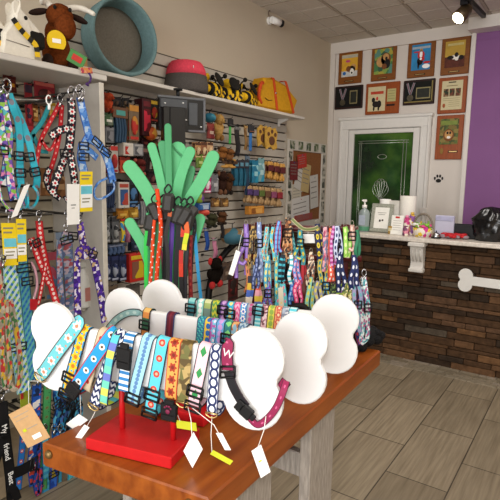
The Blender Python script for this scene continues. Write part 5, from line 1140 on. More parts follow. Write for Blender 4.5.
hang(HB, 'denim blue flowered harness between the red and purple ones', 'harness', [([(67, 232, -.01), (68, 260, -.01), (70, 290, -.01), (70, 325, -.01)], 12), ([(66, 232, .01), (60, 250, .01), (60, 280, .01), (62, 310, .01)], 7)], strap('#6c7fa4', '#4a5878', 'cells', cols=('#6c7fa4', '#8a9cb8', '#c2b0bc', '#5a6a90', '#a8565e', '#7a8a6a'), period=.014, ew=.05), [(67, 216)], [(67, 240, 12, 10)])
PU = strap('#4a2a90', '#36206c', 'cells', cols=('#4a2a90', '#5a34a8', '#3c2278', '#e8e0f0', '#c8a878'), period=.013, ew=.05)
hang(HA, 'purple printed harness with white scrawled lettering, right of the denim one', 'harness', [([(80, 222), (82, 236), (84, 248)], 8), ([(84, 246, .03), (78, 256, .03), (77, 275, .03), (78, 320, .03)], 8), ([(83, 246, .02), (93, 258, .02), (97, 275, .02), (101, 295, .02), (105, 322, .02)], 9), ([(76, 250, .04), (86, 256, .04), (96, 250, .04)], 8, 'chest_strap')], PU, [(80, 218), (66, 228, .016)], [(73, 236, 9, -8), (93, 254, 8, -25)])
BG = strap('#b3a590', '#8c806c', 'cells', cols=('#b3a590', '#c4b8a4', '#c03a3a', '#d8b03a', '#4a7a4a', '#9c8f7c', '#b3a590'), period=.02, ew=.05)
hang(HA, 'beige leash with coloured prints hanging in two loops at the left edge', 'leash', [([(-2, 270), (2, 310), (5, 345), (8, 375), (13, 389), (19, 383), (20, 360), (16, 330), (10, 300)], 6), ([(0, 300, .03), (2, 340, .03), (3, 375, .03), (6, 388, .03), (10, 375, .03), (8, 340, .03), (6, 300, .03)], 5)], BG, [(3, 262)], name='leash')
hang(HB, 'red and yellow flowered strap among the beige loops', 'leash', [([(4, 300), (6, 325), (9, 350), (11, 372)], 4)], strap('#c23a2a', None, 'blocks', cols=('#c23a2a', '#d8b43a', '#f0e8e0', '#3a2a2a'), period=.03), [(3, 290)], name='leash')
hang(HB, 'green and pink printed strap just left of the argyle straps', 'leash', [([(0, 262, .0), (3, 290, .0), (7, 320, .0)], 5)], strap('#8aa060', None, 'cells', cols=('#8aa060', '#c07a8a', '#d8d0c0', '#5a6a4a'), period=.02), name='leash')
hang(HB, 'pink strap curling right of the argyle straps', 'leash', [([(31, 262, .04), (35, 270, .04), (37, 285, .04), (34, 300, .04), (36, 320, .04)], 3)], strap('#c890a0', '#7a6a70', 'long', '#d8a8b4', None, .02, .2), [(31, 246)], name='leash')
# lower row
hang(HC, 'blue leash printed with red and white fish', 'leash', [([(37, 384), (36, 410), (35, 435), (32, 460), (34, 485)], 10)], strap('#1f5ec4', '#17408c', 'cells', cols=('#1f5ec4', '#2a6cd0', '#1c4ea8', '#d04a3a', '#e8e4e0', '#1a2a50'), period=.018), [(38, 380)], name='leash')
hang(HC, 'narrow blue leash with red dots left of the green leash', 'leash', [([(24, 425, .0), (22, 450, .0), (20, 470, .0), (18, 490, .0)], 7)], strap('#2a78c8', '#1c4c88', 'dots', '#d84a3a', '#f0f0f0', .05, .26), [(25, 415)], name='leash')
hang(HC, 'green leash with brown paw prints', 'leash', [([(48, 372), (47, 400), (46, 425), (44, 455), (43, 490)], 9)], strap('#4aa060', '#2a6a3c', 'flower', '#8a7a4a', '#2f6a40', .05, .2), [(48, 366)], name='leash')
BKL = strap('#141317', '#0c0c0e', 'plain')
b = hang(HA, 'black harness with white lettering at the lower left', 'harness', [([(2, 402), (4, 425), (7, 450), (10, 475), (12, 500)], 11), ([(5, 440, .04), (-2, 452, .04), (-8, 470, .04)], 12, 'side_strap'), ([(8, 474, .0), (20, 471, .0), (34, 463, .0)], 12, 'side_strap'), ([(8, 488, .05), (14, 490, .05), (18, 500, .05)], 8, 'belly_strap')], BKL, [(2, 396)], [(3, 432, 11, 0), (34, 464, 11, 80)])
for k, (t_, x, y, r) in enumerate((('My', 4.6, 429, -80), ('friend', 7.0, 452, -80), ('Best', 11, 478, -80))):
    d = (HA.px(x+1.0, y+8, .055)-HA.px(x, y, .055)).normalized(); text_mb(t_, HA.px(x, y, .052), d, HA.n.cross(d), .034, .0008).build('lettering', TAGW, b)
hang(HC, 'aqua harness strap under the left table corner', 'harness', [([(45, 440, .02), (46, 465, .02), (46, 490, .02), (46, 510, .02)], 8)], strap('#3f9ccc', '#1f6a94', 'stripes', '#62c0d8', None, .03, .5), [(45, 430)])
hang(HC, 'royal blue harness strap with a black slide under the table edge', 'harness', [([(54, 440), (54, 470), (53, 495), (53, 512)], 8)], strap('#2a5ed0', '#1c3c90', 'cells', cols=('#2a5ed0', '#3a74d8', '#1f48a8', '#c8b03a'), period=.03), [(54, 430)], [(54, 474, 9, 0)])
hang(HC, 'slim sky blue strap right of the royal blue one', 'harness', [([(60, 440, .01), (60, 475, .01), (59, 512, .01)], 4)], strap('#4ab0d8', '#2a6c98', 'plain'), [(60, 430)])
hang(HC, 'aqua strap with grey patches and a black slide under the table', 'harness', [([(73, 440), (72, 470), (71, 495), (70, 515)], 9)], strap('#4cc0d4', '#2a90a8', 'dots', '#6a7484', None, .06, .36), [(73, 430)], [(71, 494, 11, 0)])
hang(HC, 'navy strap between the two patched aqua straps', 'harness', [([(82, 440, .0), (81, 475, .0), (80, 515, .0)], 7)], strap('#1f2f6a', '#141f48', 'dots', '#5a6ab0', None, .03, .2), [(82, 430)])
hang(HC, 'teal strap with grey patches, rightmost under the table edge', 'harness', [([(92, 440), (90, 475), (88, 515)], 9)], strap('#3aa4b8', '#1f6a80', 'dots', '#5a6878', None, .06, .36), [(92, 430)])
hang(HC, 'dark blue printed strap low beside the fish leash', 'harness', [([(39, 440, .03), (38, 465, .03), (35, 482, .03), (38, 494, .03), (41, 484, .03), (40, 468, .03)], 5)], strap('#1f3a8c', '#142a5c', 'cells', cols=('#1f3a8c', '#2a4aa0', '#c03a4a', '#101830'), period=.016), [(39, 432)])
for k, (x, cols, lab) in enumerate(((57, ('#1c4c9c', '#2a78c8', '#12244c', '#5ab4d8'), 'blue and navy tangled harness strap below the sunflower collar'), (64, ('#16243c', '#2f8ab8', '#1a1a20', '#4a6ab0'), 'navy harness strap with aqua flecks behind the sunflower collar'), (71, ('#15161c', '#22242c', '#3a6a8a', '#101014'), 'black tangled harness strap beside the table corner'), (78, ('#2a7ab4', '#1c3c6a', '#58b0cc', '#16202c'), 'mid-blue harness strap above the back left table edge'))):
    hang(HC, lab, 'harness', [([(x+2, 378, -.03), (x-1, 395, .0), (x+2, 412, .02), (x-2, 430, .0), (x, 455, .0)], 7), ([(x-3, 385, .03), (x+2, 400, .03), (x-2, 420, .03), (x+2, 440, .03)], 4)], strap(cols[0], None, 'cells', cols=cols, period=.02), [(x, 372)], [(x, 405, 7, 20)])
uc, zc, w, h = geom(HC, 19, 390, 29, 409); q = HC.at(uc, zc, .01)
tk = thing('toy_card', 'lime green card with a red corner below the argyle strap', 'toy', q); MB().rbox(q, (w, .004, h), R=frame(HC.u, -HC.n), r=.001).build('backing_card', mat('#9aa428', .6, noise=.1), tk); MB().tube([q+V((0, 0, h/2-.004)), q+V((-.02, 0, h/2+.06))], .0015, 5).build('string', PAPER, tk)
MB().rbox(q+HC.n*.004+HC.u*(-w*.35)+V((0, 0, h*.3)), (w*.3, .003, h*.35), R=frame(HC.u, -HC.n), r=.001).build('corner', mat('#b8322a', .6), tk)
# ================================================================== HARNESS RACK ON THE FAR END OF THE TABLE
RK = Plane((-1.03, 1.885, 0), 32); RWD = mat('#52181a', .35, noise=.2, scale=12, stretch=(1, 1, 10))
rk = thing('harness_rack', 'dark red wooden rack of rails hung with harnesses behind the bones', 'rack', V((-1.03, 1.885, TZ)))
RZ = [RK.px(300, y).z for y in (228.5, 257.5, 284)]; uL, uR = RK.uz(RK.px(243, 257))[0], RK.uz(RK.px(361, 260))[0]
for k, z in enumerate(RZ):
    MB().tube([RK.at(uL+(.04 if k == 2 else 0), z, .0), RK.at(uR-(.02 if k == 0 else 0), z, .0)], .0145, 12).build('rail', RWD, rk)
for u in (uL+.06, uR-.07): MB().rbox(RK.at(u, (TZ+RZ[0]+.02)/2+.01, -.022), (.035, .028, RZ[0]-TZ+.0), R=frame(RK.u, -RK.n), r=.004).build('post', RWD, rk)
MB().rbox(RK.at((uL+uR)/2, TZ+.013, -.022), (uR-uL-.06, .16, .022), R=frame(RK.u, -RK.n), r=.004).build('base', RWD, rk)
CLIPM = mat('#8a8478', .35, metal=.7, noise=.1)
RR = random.Random(21)
GR = 'harnesses and leashes on the wooden rack'
def leash2(lab, x, yt, yb_, w, m, gap=4.5, cat='leash', sk=0, off=.03, nm='leash', sl=None):
    """a strap doubled over a rail: two strands side by side"""
    j = lambda a=1.6: RR.uniform(-a, a)
    w *= .86; sk += j(1.2); off += RR.uniform(0, .02)
    pcs = [([(x, yt, off), (x-gap*.5+sk*.4+j(), yt+(yb_-yt)*.35, off+.006), (x-gap*.6+sk+j(), yt+(yb_-yt)*.7, off+.01), (x-gap*.5+sk+j(), yb_+j(), off)], w), ([(x+.4, yt, off-.01), (x+gap*.5+sk*.4+j(), yt+(yb_-yt)*.4, off-.004), (x+gap*.6+sk+j(2), yt+(yb_-yt)*.75, off-.004), (x+gap*.4+sk+j(2), yb_-2+j(2), off-.006)], w)]
    return hang(RK, lab, cat, pcs, m, [(x, yt-.5, .0095, CLIPM)], [(x+sk*.5-gap*.3, yt+(yb_-yt)*.55, w+1, 0)] if sl else [], group=GR, name=nm)
def harness(lab, x, yt, yb_, w, m, spread=7, off=.03, sk=0):
    w *= .88; ym = yt+(yb_-yt)*.34; yl = yt+(yb_-yt)*.7
    pcs = [([(x, yt, off), (x-1, ym, off+.008), (x-spread+sk, yl, off), (x-spread*1.1+sk, yb_, off)], w), ([(x+.5, yt, off-.006), (x+1, ym, off+.012), (x+spread*.6+sk, yl, off), (x+spread*.5+sk, yb_-3, off)], w),
           ([(x-spread*.7+sk, yl, off+.014), (x+sk, yl+2, off+.018), (x+spread*.5+sk, yl-1, off+.014)], w*.8, 'chest_strap')]
    return hang(RK, lab, 'harness', pcs, m, [(x, yt-.5, .011, CLIPM)], [(x, ym, w+1, 0)], group=GR)
S = strap
C4 = lambda a, b_, c_, d_, p=.012: S(a, None, 'cells', cols=(a, b_, c_, d_), period=p)
harness('lilac harness at the left end of the rack', 246, 224, 278, 4.6, S('#8a68b8', '#5c4288', 'long', '#a88ad0', None, .02, .15), 6, sk=-3)
leash2('black and tan printed leash next to the lilac harness', 253, 226, 268, 4, C4('#1d1a18', '#b09050', '#6a5430', '#2a2622'))
harness('lavender blue harness, third from the left on the top rail', 259, 222, 285, 4.6, S('#8ca0c8', '#4a5a88', 'dots', '#c8d4ea', None, .03, .2), 4)
leash2('pale teal flowered leash on the top rail, left part', 267, 227, 262, 4.6, S('#7fd0d4', '#2a8a90', 'flower', '#c05a78', '#e8d048', .03, .26), 3)
leash2('aqua leash with yellow flower right of the teal flowered one', 273, 227, 262, 4, S('#62c8d6', '#1f7a8c', 'flower', '#e2cc3a', '#c03040', .04, .28), 3, sk=2)
leash2('royal blue and red leash on the top rail', 279, 221, 255, 4.6, S('#2f66c0', '#a02a34', 'dots', '#7ab0e8', None, .02, .25, ew=.18), 4)
harness('copper brown patterned harness hanging from the top rail, centre-left', 288, 218, 262, 6, C4('#b8784a', '#3c2a20', '#d8a878', '#7a4a2c', .014), 3.5)
harness('teal and yellow daisy harness, centre of the top rail', 300, 230, 268, 5, S('#3f9aa0', '#1d5a68', 'dots', '#e0c83a', None, .03, .24), 6)
leash2('navy and yellow honeycomb leash on the top rail, centre-right', 317, 224, 262, 5.4, S('#1a2450', '#12162c', 'dots', '#d8c030', '#8a7a20', .036, .32), 5, sk=3)
leash2('pink floral leash with a coral bow, top rail right half', 325, 227, 272, 5, S('#c8788c', '#5a5a6a', 'cells', cols=('#c8788c', '#e0a8b0', '#6a7a9a', '#a04a64'), period=.014), 4)
leash2('coral orange leash right of the pink floral one', 331, 228, 276, 4.6, S('#f0633a', '#c2452a', 'dots', '#f8c0a0', None, .02, .2), 3, sk=1)
leash2('magenta and lilac leash on the top rail, right half', 334, 226, 268, 4, S('#b0408c', '#5a2a6a', 'stripes', '#d8a0d0', None, .02, .5), 3)
leash2('white leash with navy paw prints near the right end', 337, 226, 258, 5, S('#c9d2e8', '#27356a', 'dots', '#27356a', None, .026, .22), 3, sk=1.5, sl=1)
leash2('lime green leash near the right end of the top rail', 345, 227, 258, 5, S('#9ccf5a', '#4a8a3a', 'dots', '#d8eaa0', None, .03, .24), 4, sk=2)
harness('dusty rose harness with white trim at the right end of the top rail', 352, 225, 258, 5, S('#c89888', '#5a4a48', 'long', '#e8d0c4', None, .02, .14), 4)
leash2('dark green leash hanging last on the top rail', 357, 230, 258, 4, S('#2f7a58', '#1a4a38', 'plain'), 3, sk=1)
leash2('teal strap crossing behind the centre of the rack', 291, 230, 262, 4, S('#2f8a9a', '#184a58', 'zig', '#8ad0cc', None, .02, .5), 4, off=.0)
leash2('crimson leash hanging behind the daisy harness', 303, 262, 298, 4, S('#b01f2c', '#701018', 'plain'), 4, off=.01)
# olive ribbon lying across the top rail, white card
hang(RK, 'olive ribbon strap thrown over the top rail in the middle', 'leash', [([(292, 219, .05), (297, 224, .06), (304, 229, .06), (313, 229, .05), (318, 227, .04)], 3.5)], S('#8a8a5a', '#c8b898', 'long', '#6a7a4a', None, .02, .2), group=GR, name='leash')
# middle rail
leash2('orange leash with brown bones on the middle rail, far left', 247, 254, 292, 4.4, S('#d88a58', '#8a4a2c', 'dots', '#7a4a30', None, .03, .22), 1.5)
leash2('navy blue leash beside the orange bone leash', 257, 258, 290, 4, S('#3a4a7a', '#1f2848', 'dots', '#8a9ac8', None, .02, .2), 4)
leash2('sky and lemon leash on the middle rail, left part', 268, 255, 290, 4.6, S('#5ab4d0', '#27789c', 'dots', '#e8dc8a', None, .03, .28), 4)
leash2('turquoise leash with yellow dots on the middle rail', 277, 254, 300, 4.6, S('#5cc4c8', '#2a7a8a', 'dots', '#e0d070', None, .03, .26), 3)
leash2('turquoise and black banded leash left of the pink-blue one', 283, 255, 284, 4.6, S('#3fb0c4', '#15384a', 'stripes', '#12242c', None, .024, .6), 3, sk=-1)
leash2('turquoise and white banded leash right of the black banded one', 291, 255, 284, 4.8, S('#48b8c8', '#154858', 'stripes', '#e0f0f0', None, .024, .65), 3, sk=1)
leash2('blue and pink leash on the middle rail, centre', 297, 256, 292, 4.4, S('#4a90d8', '#b03a6a', 'dots', '#e8b0c8', None, .024, .22, ew=.16), 3)
leash2('rust and cream patterned leash hanging at the rack centre', 311, 252, 290, 4, C4('#a86a4a', '#e0d0b8', '#3a3a44', '#7a5a4a'), 4)
leash2('mustard and teal leash on the middle rail, right half', 322, 254, 290, 5, S('#c8b03a', '#2a6a70', 'dots', '#2a7a80', None, .026, .24), 4, sk=2)
leash2('coral leash with white dots on the middle rail', 331, 258, 282, 5, S('#e8624a', '#b03a2c', 'dots', '#f8e8e0', None, .02, .18), 2)
leash2('navy leash with white paws, left one of two on the middle rail', 340, 254, 292, 5.4, S('#1c2a5c', '#121a3a', 'dots', '#e8ecf4', None, .034, .22), 5)
leash2('navy leash with white paws, right one of two on the middle rail', 354, 255, 290, 5.4, S('#1c2a60', '#121a3c', 'dots', '#dfe5f2', None, .034, .22), 5)
# bottom rail and below
leash2('colour-block collar strap at the left of the bottom rail', 250, 276, 308, 4.6, S('#d8b43a', None, 'blocks', cols=('#d8b43a', '#c23a3a', '#2a2a3a', '#e8e0d0', '#4a6ac0'), period=.03), 3)
leash2('pink, yellow and blue block strap on the bottom rail', 258, 272, 306, 5, S('#e0c84a', None, 'blocks', cols=('#e0c84a', '#e07a6a', '#6a7ac8', '#e8a8b8', '#d8583a'), period=.026), 2)
harness('violet and blue flowered harness on the bottom rail, left', 268, 281, 318, 4.6, S('#5a5ac0', '#8a2a5a', 'flower', '#8ab8e8', '#d84a6a', .03, .3), 5)
hang(RK, 'turquoise harness with a large cream tag on the bottom rail', 'harness', [([(282, 284, .05), (279, 296, .05), (275, 312, .05)], 4.6), ([(283, 284, .05), (285, 298, .055), (286, 316, .05)], 4.6)], S('#5cc0c8', '#2a7c88', 'dots', '#e07a9a', None, .03, .2), [(282, 283, .016)], [], [((278, 288), (283, 287), (279, 309), mat('#d8d4be', .7, noise=.03), 'cream paper tag', [(.4, .7, .6, .76, YC_)])], group=GR)
leash2('cobalt blue leash with white clasp on the bottom rail', 292, 281, 304, 4.6, S('#2f6cc0', '#1a3c78', 'dots', '#9ac4ec', None, .022, .22), 3)
leash2('hot pink doubled leash on the bottom rail', 299, 280, 306, 5, S('#d8487c', '#98284c', 'dots', '#f0a8c0', None, .02, .2), 5)
leash2('brown leather collar strap right of the hot pink leash', 306, 279, 300, 4, mat('#5c2a1c', .5, noise=.15), 3)
leash2('mint and yellow leash on the bottom rail, centre-right', 311, 277, 312, 5, S('#8fc8b0', '#4a8a88', 'dots', '#d8d04a', None, .028, .25), 4, sk=-1)
leash2('grey and yellow leash right of the mint one', 318, 281, 310, 4.6, S('#9a9aa4', '#5a6470', 'dots', '#d8c850', None, .028, .25), 3)
harness('sky blue harness with yellow dots, lower right of the rack', 326, 276, 306, 4.6, S('#5aa8cc', '#1f4a68', 'dots', '#e0d24a', None, .03, .26), 5)
leash2('green and black camouflage leash on the bottom rail, right', 333, 284, 314, 4.6, C4('#5a7a3a', '#1f2a1c', '#8aa058', '#2f3f2a'), 4)
leash2('violet and lime leash right of the camouflage leash', 341, 284, 318, 4.4, C4('#7a4a9a', '#b0d04a', '#2a2a3a', '#c088c8'), 4)
leash2('lemon patterned collar strap near the rack right edge', 348, 283, 314, 4.6, C4('#d8c870', '#7a8a4a', '#e8e0b0', '#4a5a3a'), 4)
hang(RK, 'pale lilac harness hanging at the far right of the rack', 'harness', [([(355, 277, .03), (354, 295, .04), (356, 315, .04), (360, 332, .03)], 4.4), ([(356, 278, .02), (361, 297, .03), (359, 318, .03), (362, 340, .02)], 4)], S('#a8a4cc', '#6a6a94', 'dots', '#6fb8c0', None, .03, .25), [(355, 275, .016)], [(358, 305, 5, 0)], group=GR)
hang(RK, 'aqua and white floral harness, rightmost on the rack', 'harness', [([(364, 277, .03), (366, 292, .04), (368, 306, .04), (367, 326, .03)], 4.6), ([(364, 278, .02), (361, 300, .03), (363, 320, .03), (361, 344, .02)], 4.4), ([(361, 344, .02), (367, 338, .03), (368, 326, .03)], 4, 'belly_strap')], C4('#7cc0c8', '#dce8e8', '#b05a8a', '#3f8a98', .012), [(364, 275, .016)], [(368, 308, 5.5, 0)], group=GR)
hang(RK, 'navy and red harness hanging low at the rack right end', 'harness', [([(362, 284, .0), (358, 305, .0), (357, 330, .0), (360, 345, .0)], 5), ([(363, 286, -.01), (367, 310, -.01), (368, 328, -.01)], 4)], S('#1f2f6a', '#7c2030', 'dots', '#c83a4a', None, .03, .2, ew=.14), [(362, 282, .014)], group=GR)
# white card hung on the left end of the rack
c = thing('paper_card', 'slanted white card hanging below the lilac harness', 'card', RK.px(232, 270, .06)); card(c, 'card', RK.px(236, 250, .06), RK.px(240.5, 252, .06), RK.px(228.5, 274, .06), TAGW, RK.n, .0014, [RK.px(243, 229, .02), RK.px(238, 251, .06)])
c = thing('paper_card', 'white triangular card in the middle of the rack', 'card', RK.px(307, 236, .0)); card(c, 'card', RK.px(303, 234, .01), RK.px(314, 234, .01), RK.px(304, 243, .01), TAGW, RK.n, .0014, [RK.px(308, 229, .0), RK.px(308, 235, .01)])
# black bundle at the foot of the rack, left
q = RK.at(uL-.02, TZ+.0, .08); 
mb = MB(); random.seed(9); q0 = onz(292, 312, TZ+.3)
tb = RK.at(RK.uz(RK.px(298, 309))[0], RK.px(298, 307).z, .06)
mb.tube([tb+V((.0, 0, 0))+RK.u*(.035*math.cos(a*PI/8))+V((0, 0, .022*math.sin(a*PI/8))) for a in range(16)], .013, 8, True); mb.tube([tb+V((0, 0, .02)), RK.at(RK.uz(tb)[0]+.01, RZ[2], .02)], .004, 6)
tag(mb.build('collar_coil', mat('#1a1618', .7, noise=.2), loc=tb), 'black coiled collar hanging below the hot pink leash', 'collar')
# ================================================================== AWARD PLAQUES ON THE BACK WALL
BW = Plane((0, YB-.002, 0), 0)
OAK = mat('#7f4a1a', .4, noise=.18, scale=10, stretch=(1, 1, 8)); CHERRY = mat('#94481c', .35, noise=.15, scale=10, stretch=(8, 1, 1)); DKW = mat('#2a1512', .35, noise=.15)
def plq(lab, q, wood, name='award_plaque'):
    (tlx, tly), (trx, tr_y), (blx, bly), (brx, bry) = q
    uc, zc, w, h = geom(BW, (tlx+blx)/2, (tly+tr_y)/2, (trx+brx)/2, (bly+bry)/2)
    P = [BW.px(*c) for c in q]; u0 = (P[0].x+P[2].x)/2; u1 = (P[1].x+P[3].x)/2; z1 = (P[0].z+P[1].z)/2; z0 = (P[2].z+P[3].z)/2
    uc, zc, w, h = (u0+u1)/2, (z0+z1)/2, u1-u0, z1-z0
    t = thing(name, lab, 'plaque', BW.at(uc, z0), 'plaques on the back wall')
    b = MB(); b.rbox(BW.at(uc, zc, .012), (w, .022, h), r=.006); b.build('board', wood, t)
    def R_(nm, x0, y0, x1, y1, m, off=.0245, d=.003, par=t):     # fractions of the plaque, y from the top
        return MB().rbox(BW.at(u0+w*(x0+x1)/2, z1-h*(y0+y1)/2, off), (w*(x1-x0), d, h*(y1-y0)), r=.0008).build(nm, m, par)
    def blob(mb, x, y, rx, ry, off=.0275, mi=0): mb.prism([(a, c) for a, c in circ(0, 0, rx*w, ry*h, 14)], BW.at(u0+w*x, z1-h*y, off), (1, 0, 0), (0, 0, 1), .002, mi=mi)
    return t, R_, blob, (u0, u1, z0, z1, w, h)
FUR = [mat('#f0ebe2', .7, noise=.05), mat('#7a4a26', .7, noise=.2, scale=60), mat('#1f1815', .7, noise=.1), mat('#c2935a', .7, noise=.15), mat('#c42a2a', .6), mat('#ffffff', .6, noise=0)]
INKD = mat('#3a2f28', .7, noise=0); BRZ = mat('#1c1512', .35, noise=.05)
def plate(R_, x0=.3, y0=.905, x1=.68, y1=.945):
    o = R_('name_plate', x0, y0, x1, y1, BRZ); R_('engraving', x0+.03, y0+.012, x1-.03, y1-.012, GOLD, .0268, .001, o)
t, R_, bl2, g4 = plq('oak plaque with a yellow cover of a brown and white dog, first on the left', ((340, 50), (363, 47.5), (338.5, 85), (362, 83)), OAK)
o = R_('picture', .15, .17, .83, .80, mat('#d8a430', .55, noise=.12, scale=12)); R_('banner', .15, .18, .83, .27, mat('#b9b4a0', .6), .0264, .001, o); R_('sky_band', .15, .64, .83, .80, mat('#c8c8c4', .6), .0264, .001, o)
m = MB(); bl2(m, .58, .60, .16, .10, mi=1); bl2(m, .66, .55, .12, .10, mi=3); bl2(m, .60, .66, .09, .09, .0285, 0); bl2(m, .45, .58, .10, .08, .0285, 1); bl2(m, .60, .70, .04, .03, .0295, 2); m.build('dog_picture', FUR, o)
m = MB(); bl2(m, .28, .70, .07, .05); m.build('blue_seal', mat('#2a64a8', .5), o); m = MB(); bl2(m, .42, .36, .10, .035); m.build('title_spot', mat('#c24a7a', .5), o); plate(R_)
t, R_, bl2, g4 = plq('oak plaque with a green cover showing a brown dog, second from the left', ((372.5, 46), (397.5, 43.5), (371.5, 82), (396, 79.5)), OAK)
o = R_('picture', .13, .12, .86, .82, blotch(('#4a7a4a', '#86a04a', '#3a5c46', '#b0a040', '#5a8a7a'), 22, .5)); m = MB(); bl2(m, .42, .48, .2, .15, mi=3); bl2(m, .6, .42, .2, .18, mi=1); bl2(m, .6, .36, .12, .10, .0285, 3); bl2(m, .62, .40, .05, .05, .0295, 2); bl2(m, .66, .55, .12, .13, .0285, 2); bl2(m, .55, .62, .1, .08, .0295, 1); m.build('dog_picture', FUR, o); plate(R_)
t, R_, bl2, g4 = plq('oak plaque with a blue cover and a red-and-white clad figure, third from the left', ((409, 41.5), (436.5, 38), (407.5, 78.5), (434.5, 76.5)), OAK)
o = R_('picture', .15, .13, .84, .81, mat('#2a82b8', .5, noise=.25, scale=9)); R_('heading', .17, .19, .82, .25, mat('#a8b4be', .5), .0264, .001, o)
m = MB(); bl2(m, .5, .42, .13, .12, mi=4); bl2(m, .5, .40, .05, .11, .0285, 5); bl2(m, .5, .29, .06, .04, .0285, 3); bl2(m, .35, .33, .13, .02, .0285, 4); bl2(m, .47, .58, .11, .10, .0285, 2); bl2(m, .42, .68, .035, .1, .0285, 2); bl2(m, .56, .52, .08, .05, .0295, 4); bl2(m, .72, .62, .13, .03, .0285, 4); bl2(m, .5, .52, .04, .03, .0305, 5); bl2(m, .7, .72, .14, .06, .0275, 5); m.build('figure_picture', FUR, o); plate(R_)
t, R_, bl2, g4 = plq('oak plaque with a golden sky cover and a black-and-white dog lying down, rightmost', ((443, 37.5), (471.5, 34), (440.5, 76), (469, 73.5)), OAK)
o = R_('picture', .14, .14, .84, .82, mat('#b8963a', .55, noise=.15, scale=9)); R_('ground', .14, .54, .84, .82, mat('#5a2a1c', .6, noise=.3, scale=30), .0264, .001, o); R_('heading', .22, .2, .78, .26, mat('#c8b878', .6), .0264, .001, o)
m = MB(); bl2(m, .5, .56, .18, .055, mi=0); bl2(m, .34, .56, .12, .05, .0285, 2); bl2(m, .55, .5, .07, .06, .0285, 2); bl2(m, .72, .58, .09, .06, .0285, 2); bl2(m, .56, .62, .06, .03, .0285, 0); m.build('dog_picture', FUR, o); plate(R_)
def medal(R_, bl2, g4, x, y0, frm, big):
    u0, u1, z0, z1, w, h = g4; t = R_.__defaults__[-1]
    for s in (-1, 1): MB().ribbon([BW.at(u0+w*(x+s*.11), z1-h*.12, .026), BW.at(u0+w*x, z1-h*.58, .027)], (1, 0, 0), .022, .002).build('medal_ribbon', S('#8a8a92', None, 'long', '#7c2a34', None, .02, .16), t)
    MB().cyl(BW.at(u0+w*x, z1-h*.72, .024), BW.at(u0+w*x, z1-h*.72, .03), h*.13, n=20).build('medal', mat('#5c5648', .35, metal=.7, noise=.2), t)
    a, b_, c_, d_ = frm; o = R_('certificate_frame', a, b_, c_, d_, mat('#8f8660', .4, metal=.4, noise=.1)); R_('certificate', a+.03, b_+.05, c_-.03, d_-.05, mat('#23261e', .5, noise=.2), .0266, .002, o)
t, R_, bl2, g4 = plq('dark framed medal plaque with an upright certificate, lower left', ((336, 87), (364, 85), (335, 110), (362.5, 108)), DKW); R_('velvet', .05, .08, .95, .92, mat('#141412', .9, noise=.1), .0235, .002); medal(R_, bl2, g4, .30, .1, (.55, .22, .82, .8), 0)
t, R_, bl2, g4 = plq('dark framed medal plaque with a wide certificate, right of the orange plaque', ((404.5, 81), (436, 78.5), (403, 105.5), (434.5, 104)), DKW); R_('velvet', .05, .08, .95, .92, mat('#191a18', .9, noise=.1), .0235, .002)
R_('gold_lip', .05, .86, .95, .91, mat('#8a7a48', .4, metal=.5, noise=0), .0245, .002); R_('gold_lip', .90, .08, .94, .91, mat('#8a7a48', .4, metal=.5, noise=0), .0245, .002); medal(R_, bl2, g4, .24, .1, (.42, .32, .87, .78), 1)
t, R_, bl2, g4 = plq('orange-red plaque with a cream cover of a black dog, second row', ((367, 84), (401, 81.5), (365.5, 115), (399, 113.5)), CHERRY)
o = R_('picture', .08, .12, .60, .90, mat('#d0c29a', .6, noise=.06)); R_('heading', .16, .27, .54, .36, mat('#b8402a', .6), .0264, .001, o)
m = MB(); bl2(m, .32, .68, .1, .1, mi=2); bl2(m, .25, .54, .05, .08, .0285, 2); bl2(m, .42, .68, .07, .12, .0285, 2); bl2(m, .27, .82, .025, .07, .0285, 2); bl2(m, .41, .82, .025, .07, .0285, 2); bl2(m, .36, .50, .03, .06, .0295, 4); m.build('dog_picture', FUR, o)
o = R_('certificate', .65, .22, .90, .62, mat('#b8b078', .6, noise=.05)); 
for k in range(4): R_('text_line', .68, .28+k*.08, .87, .295+k*.08, mat('#8a8458', .7, noise=0), .0266, .001, o)
o = R_('name_plate', .64, .70, .88, .76, BRZ)
t, R_, bl2, g4 = plq('reddish plaque with a printed cream certificate and three small photos', ((439.5, 78.5), (468, 76), (437.5, 114), (466, 113)), CHERRY)
o = R_('certificate', .13, .10, .86, .90, mat('#cfc49c', .6, noise=.04)); R_('heading', .36, .13, .62, .16, INKD, .0266, .001, o); R_('heading', .30, .23, .68, .25, mat('#8a7a58', .6), .0266, .001, o)
for k in range(3): R_('photo', .20+k*.21, .32, .38+k*.21, .53, blotch(('#6a3a26', '#2f3a24', '#8a6a4a', '#3a2a20'), 40, .5, k), .0268, .001, o)
for k in range(5): R_('text_line', .2 if k < 2 else .4, .58+k*.055, .78, .592+k*.055, mat('#9a8c68', .7, noise=0), .0266, .001, o)
m = MB(); bl2(m, .24, .78, .05, .06); m.build('seal', mat('#a0522a', .6), o)
t, R_, bl2, g4 = plq('tall orange plaque with a green cover and round crest, lowest of the plaques', ((437.5, 116), (465, 114.5), (435, 159.5), (461.5, 159.5)), CHERRY)
o = R_('picture', .14, .08, .83, .66, blotch(('#5c6a34', '#7a6a34', '#48502a', '#8a7a40'), 30, .5)); R_('heading', .18, .13, .78, .22, mat('#7a8a3a', .5), .0264, .001, o)
m = MB(); bl2(m, .48, .45, .2, .14, mi=1); bl2(m, .48, .44, .15, .1, .0285, 3); bl2(m, .44, .40, .04, .03, .0295, 2); bl2(m, .54, .40, .04, .03, .0295, 2); bl2(m, .49, .5, .07, .03, .0295, 0); m.build('crest', FUR, o); plate(R_, .5, .80, .85, .845)
m = MB(); bl2(m, .26, .81, .06, .07); m.build('small_emblem', mat('#8a6a2a', .5), t)
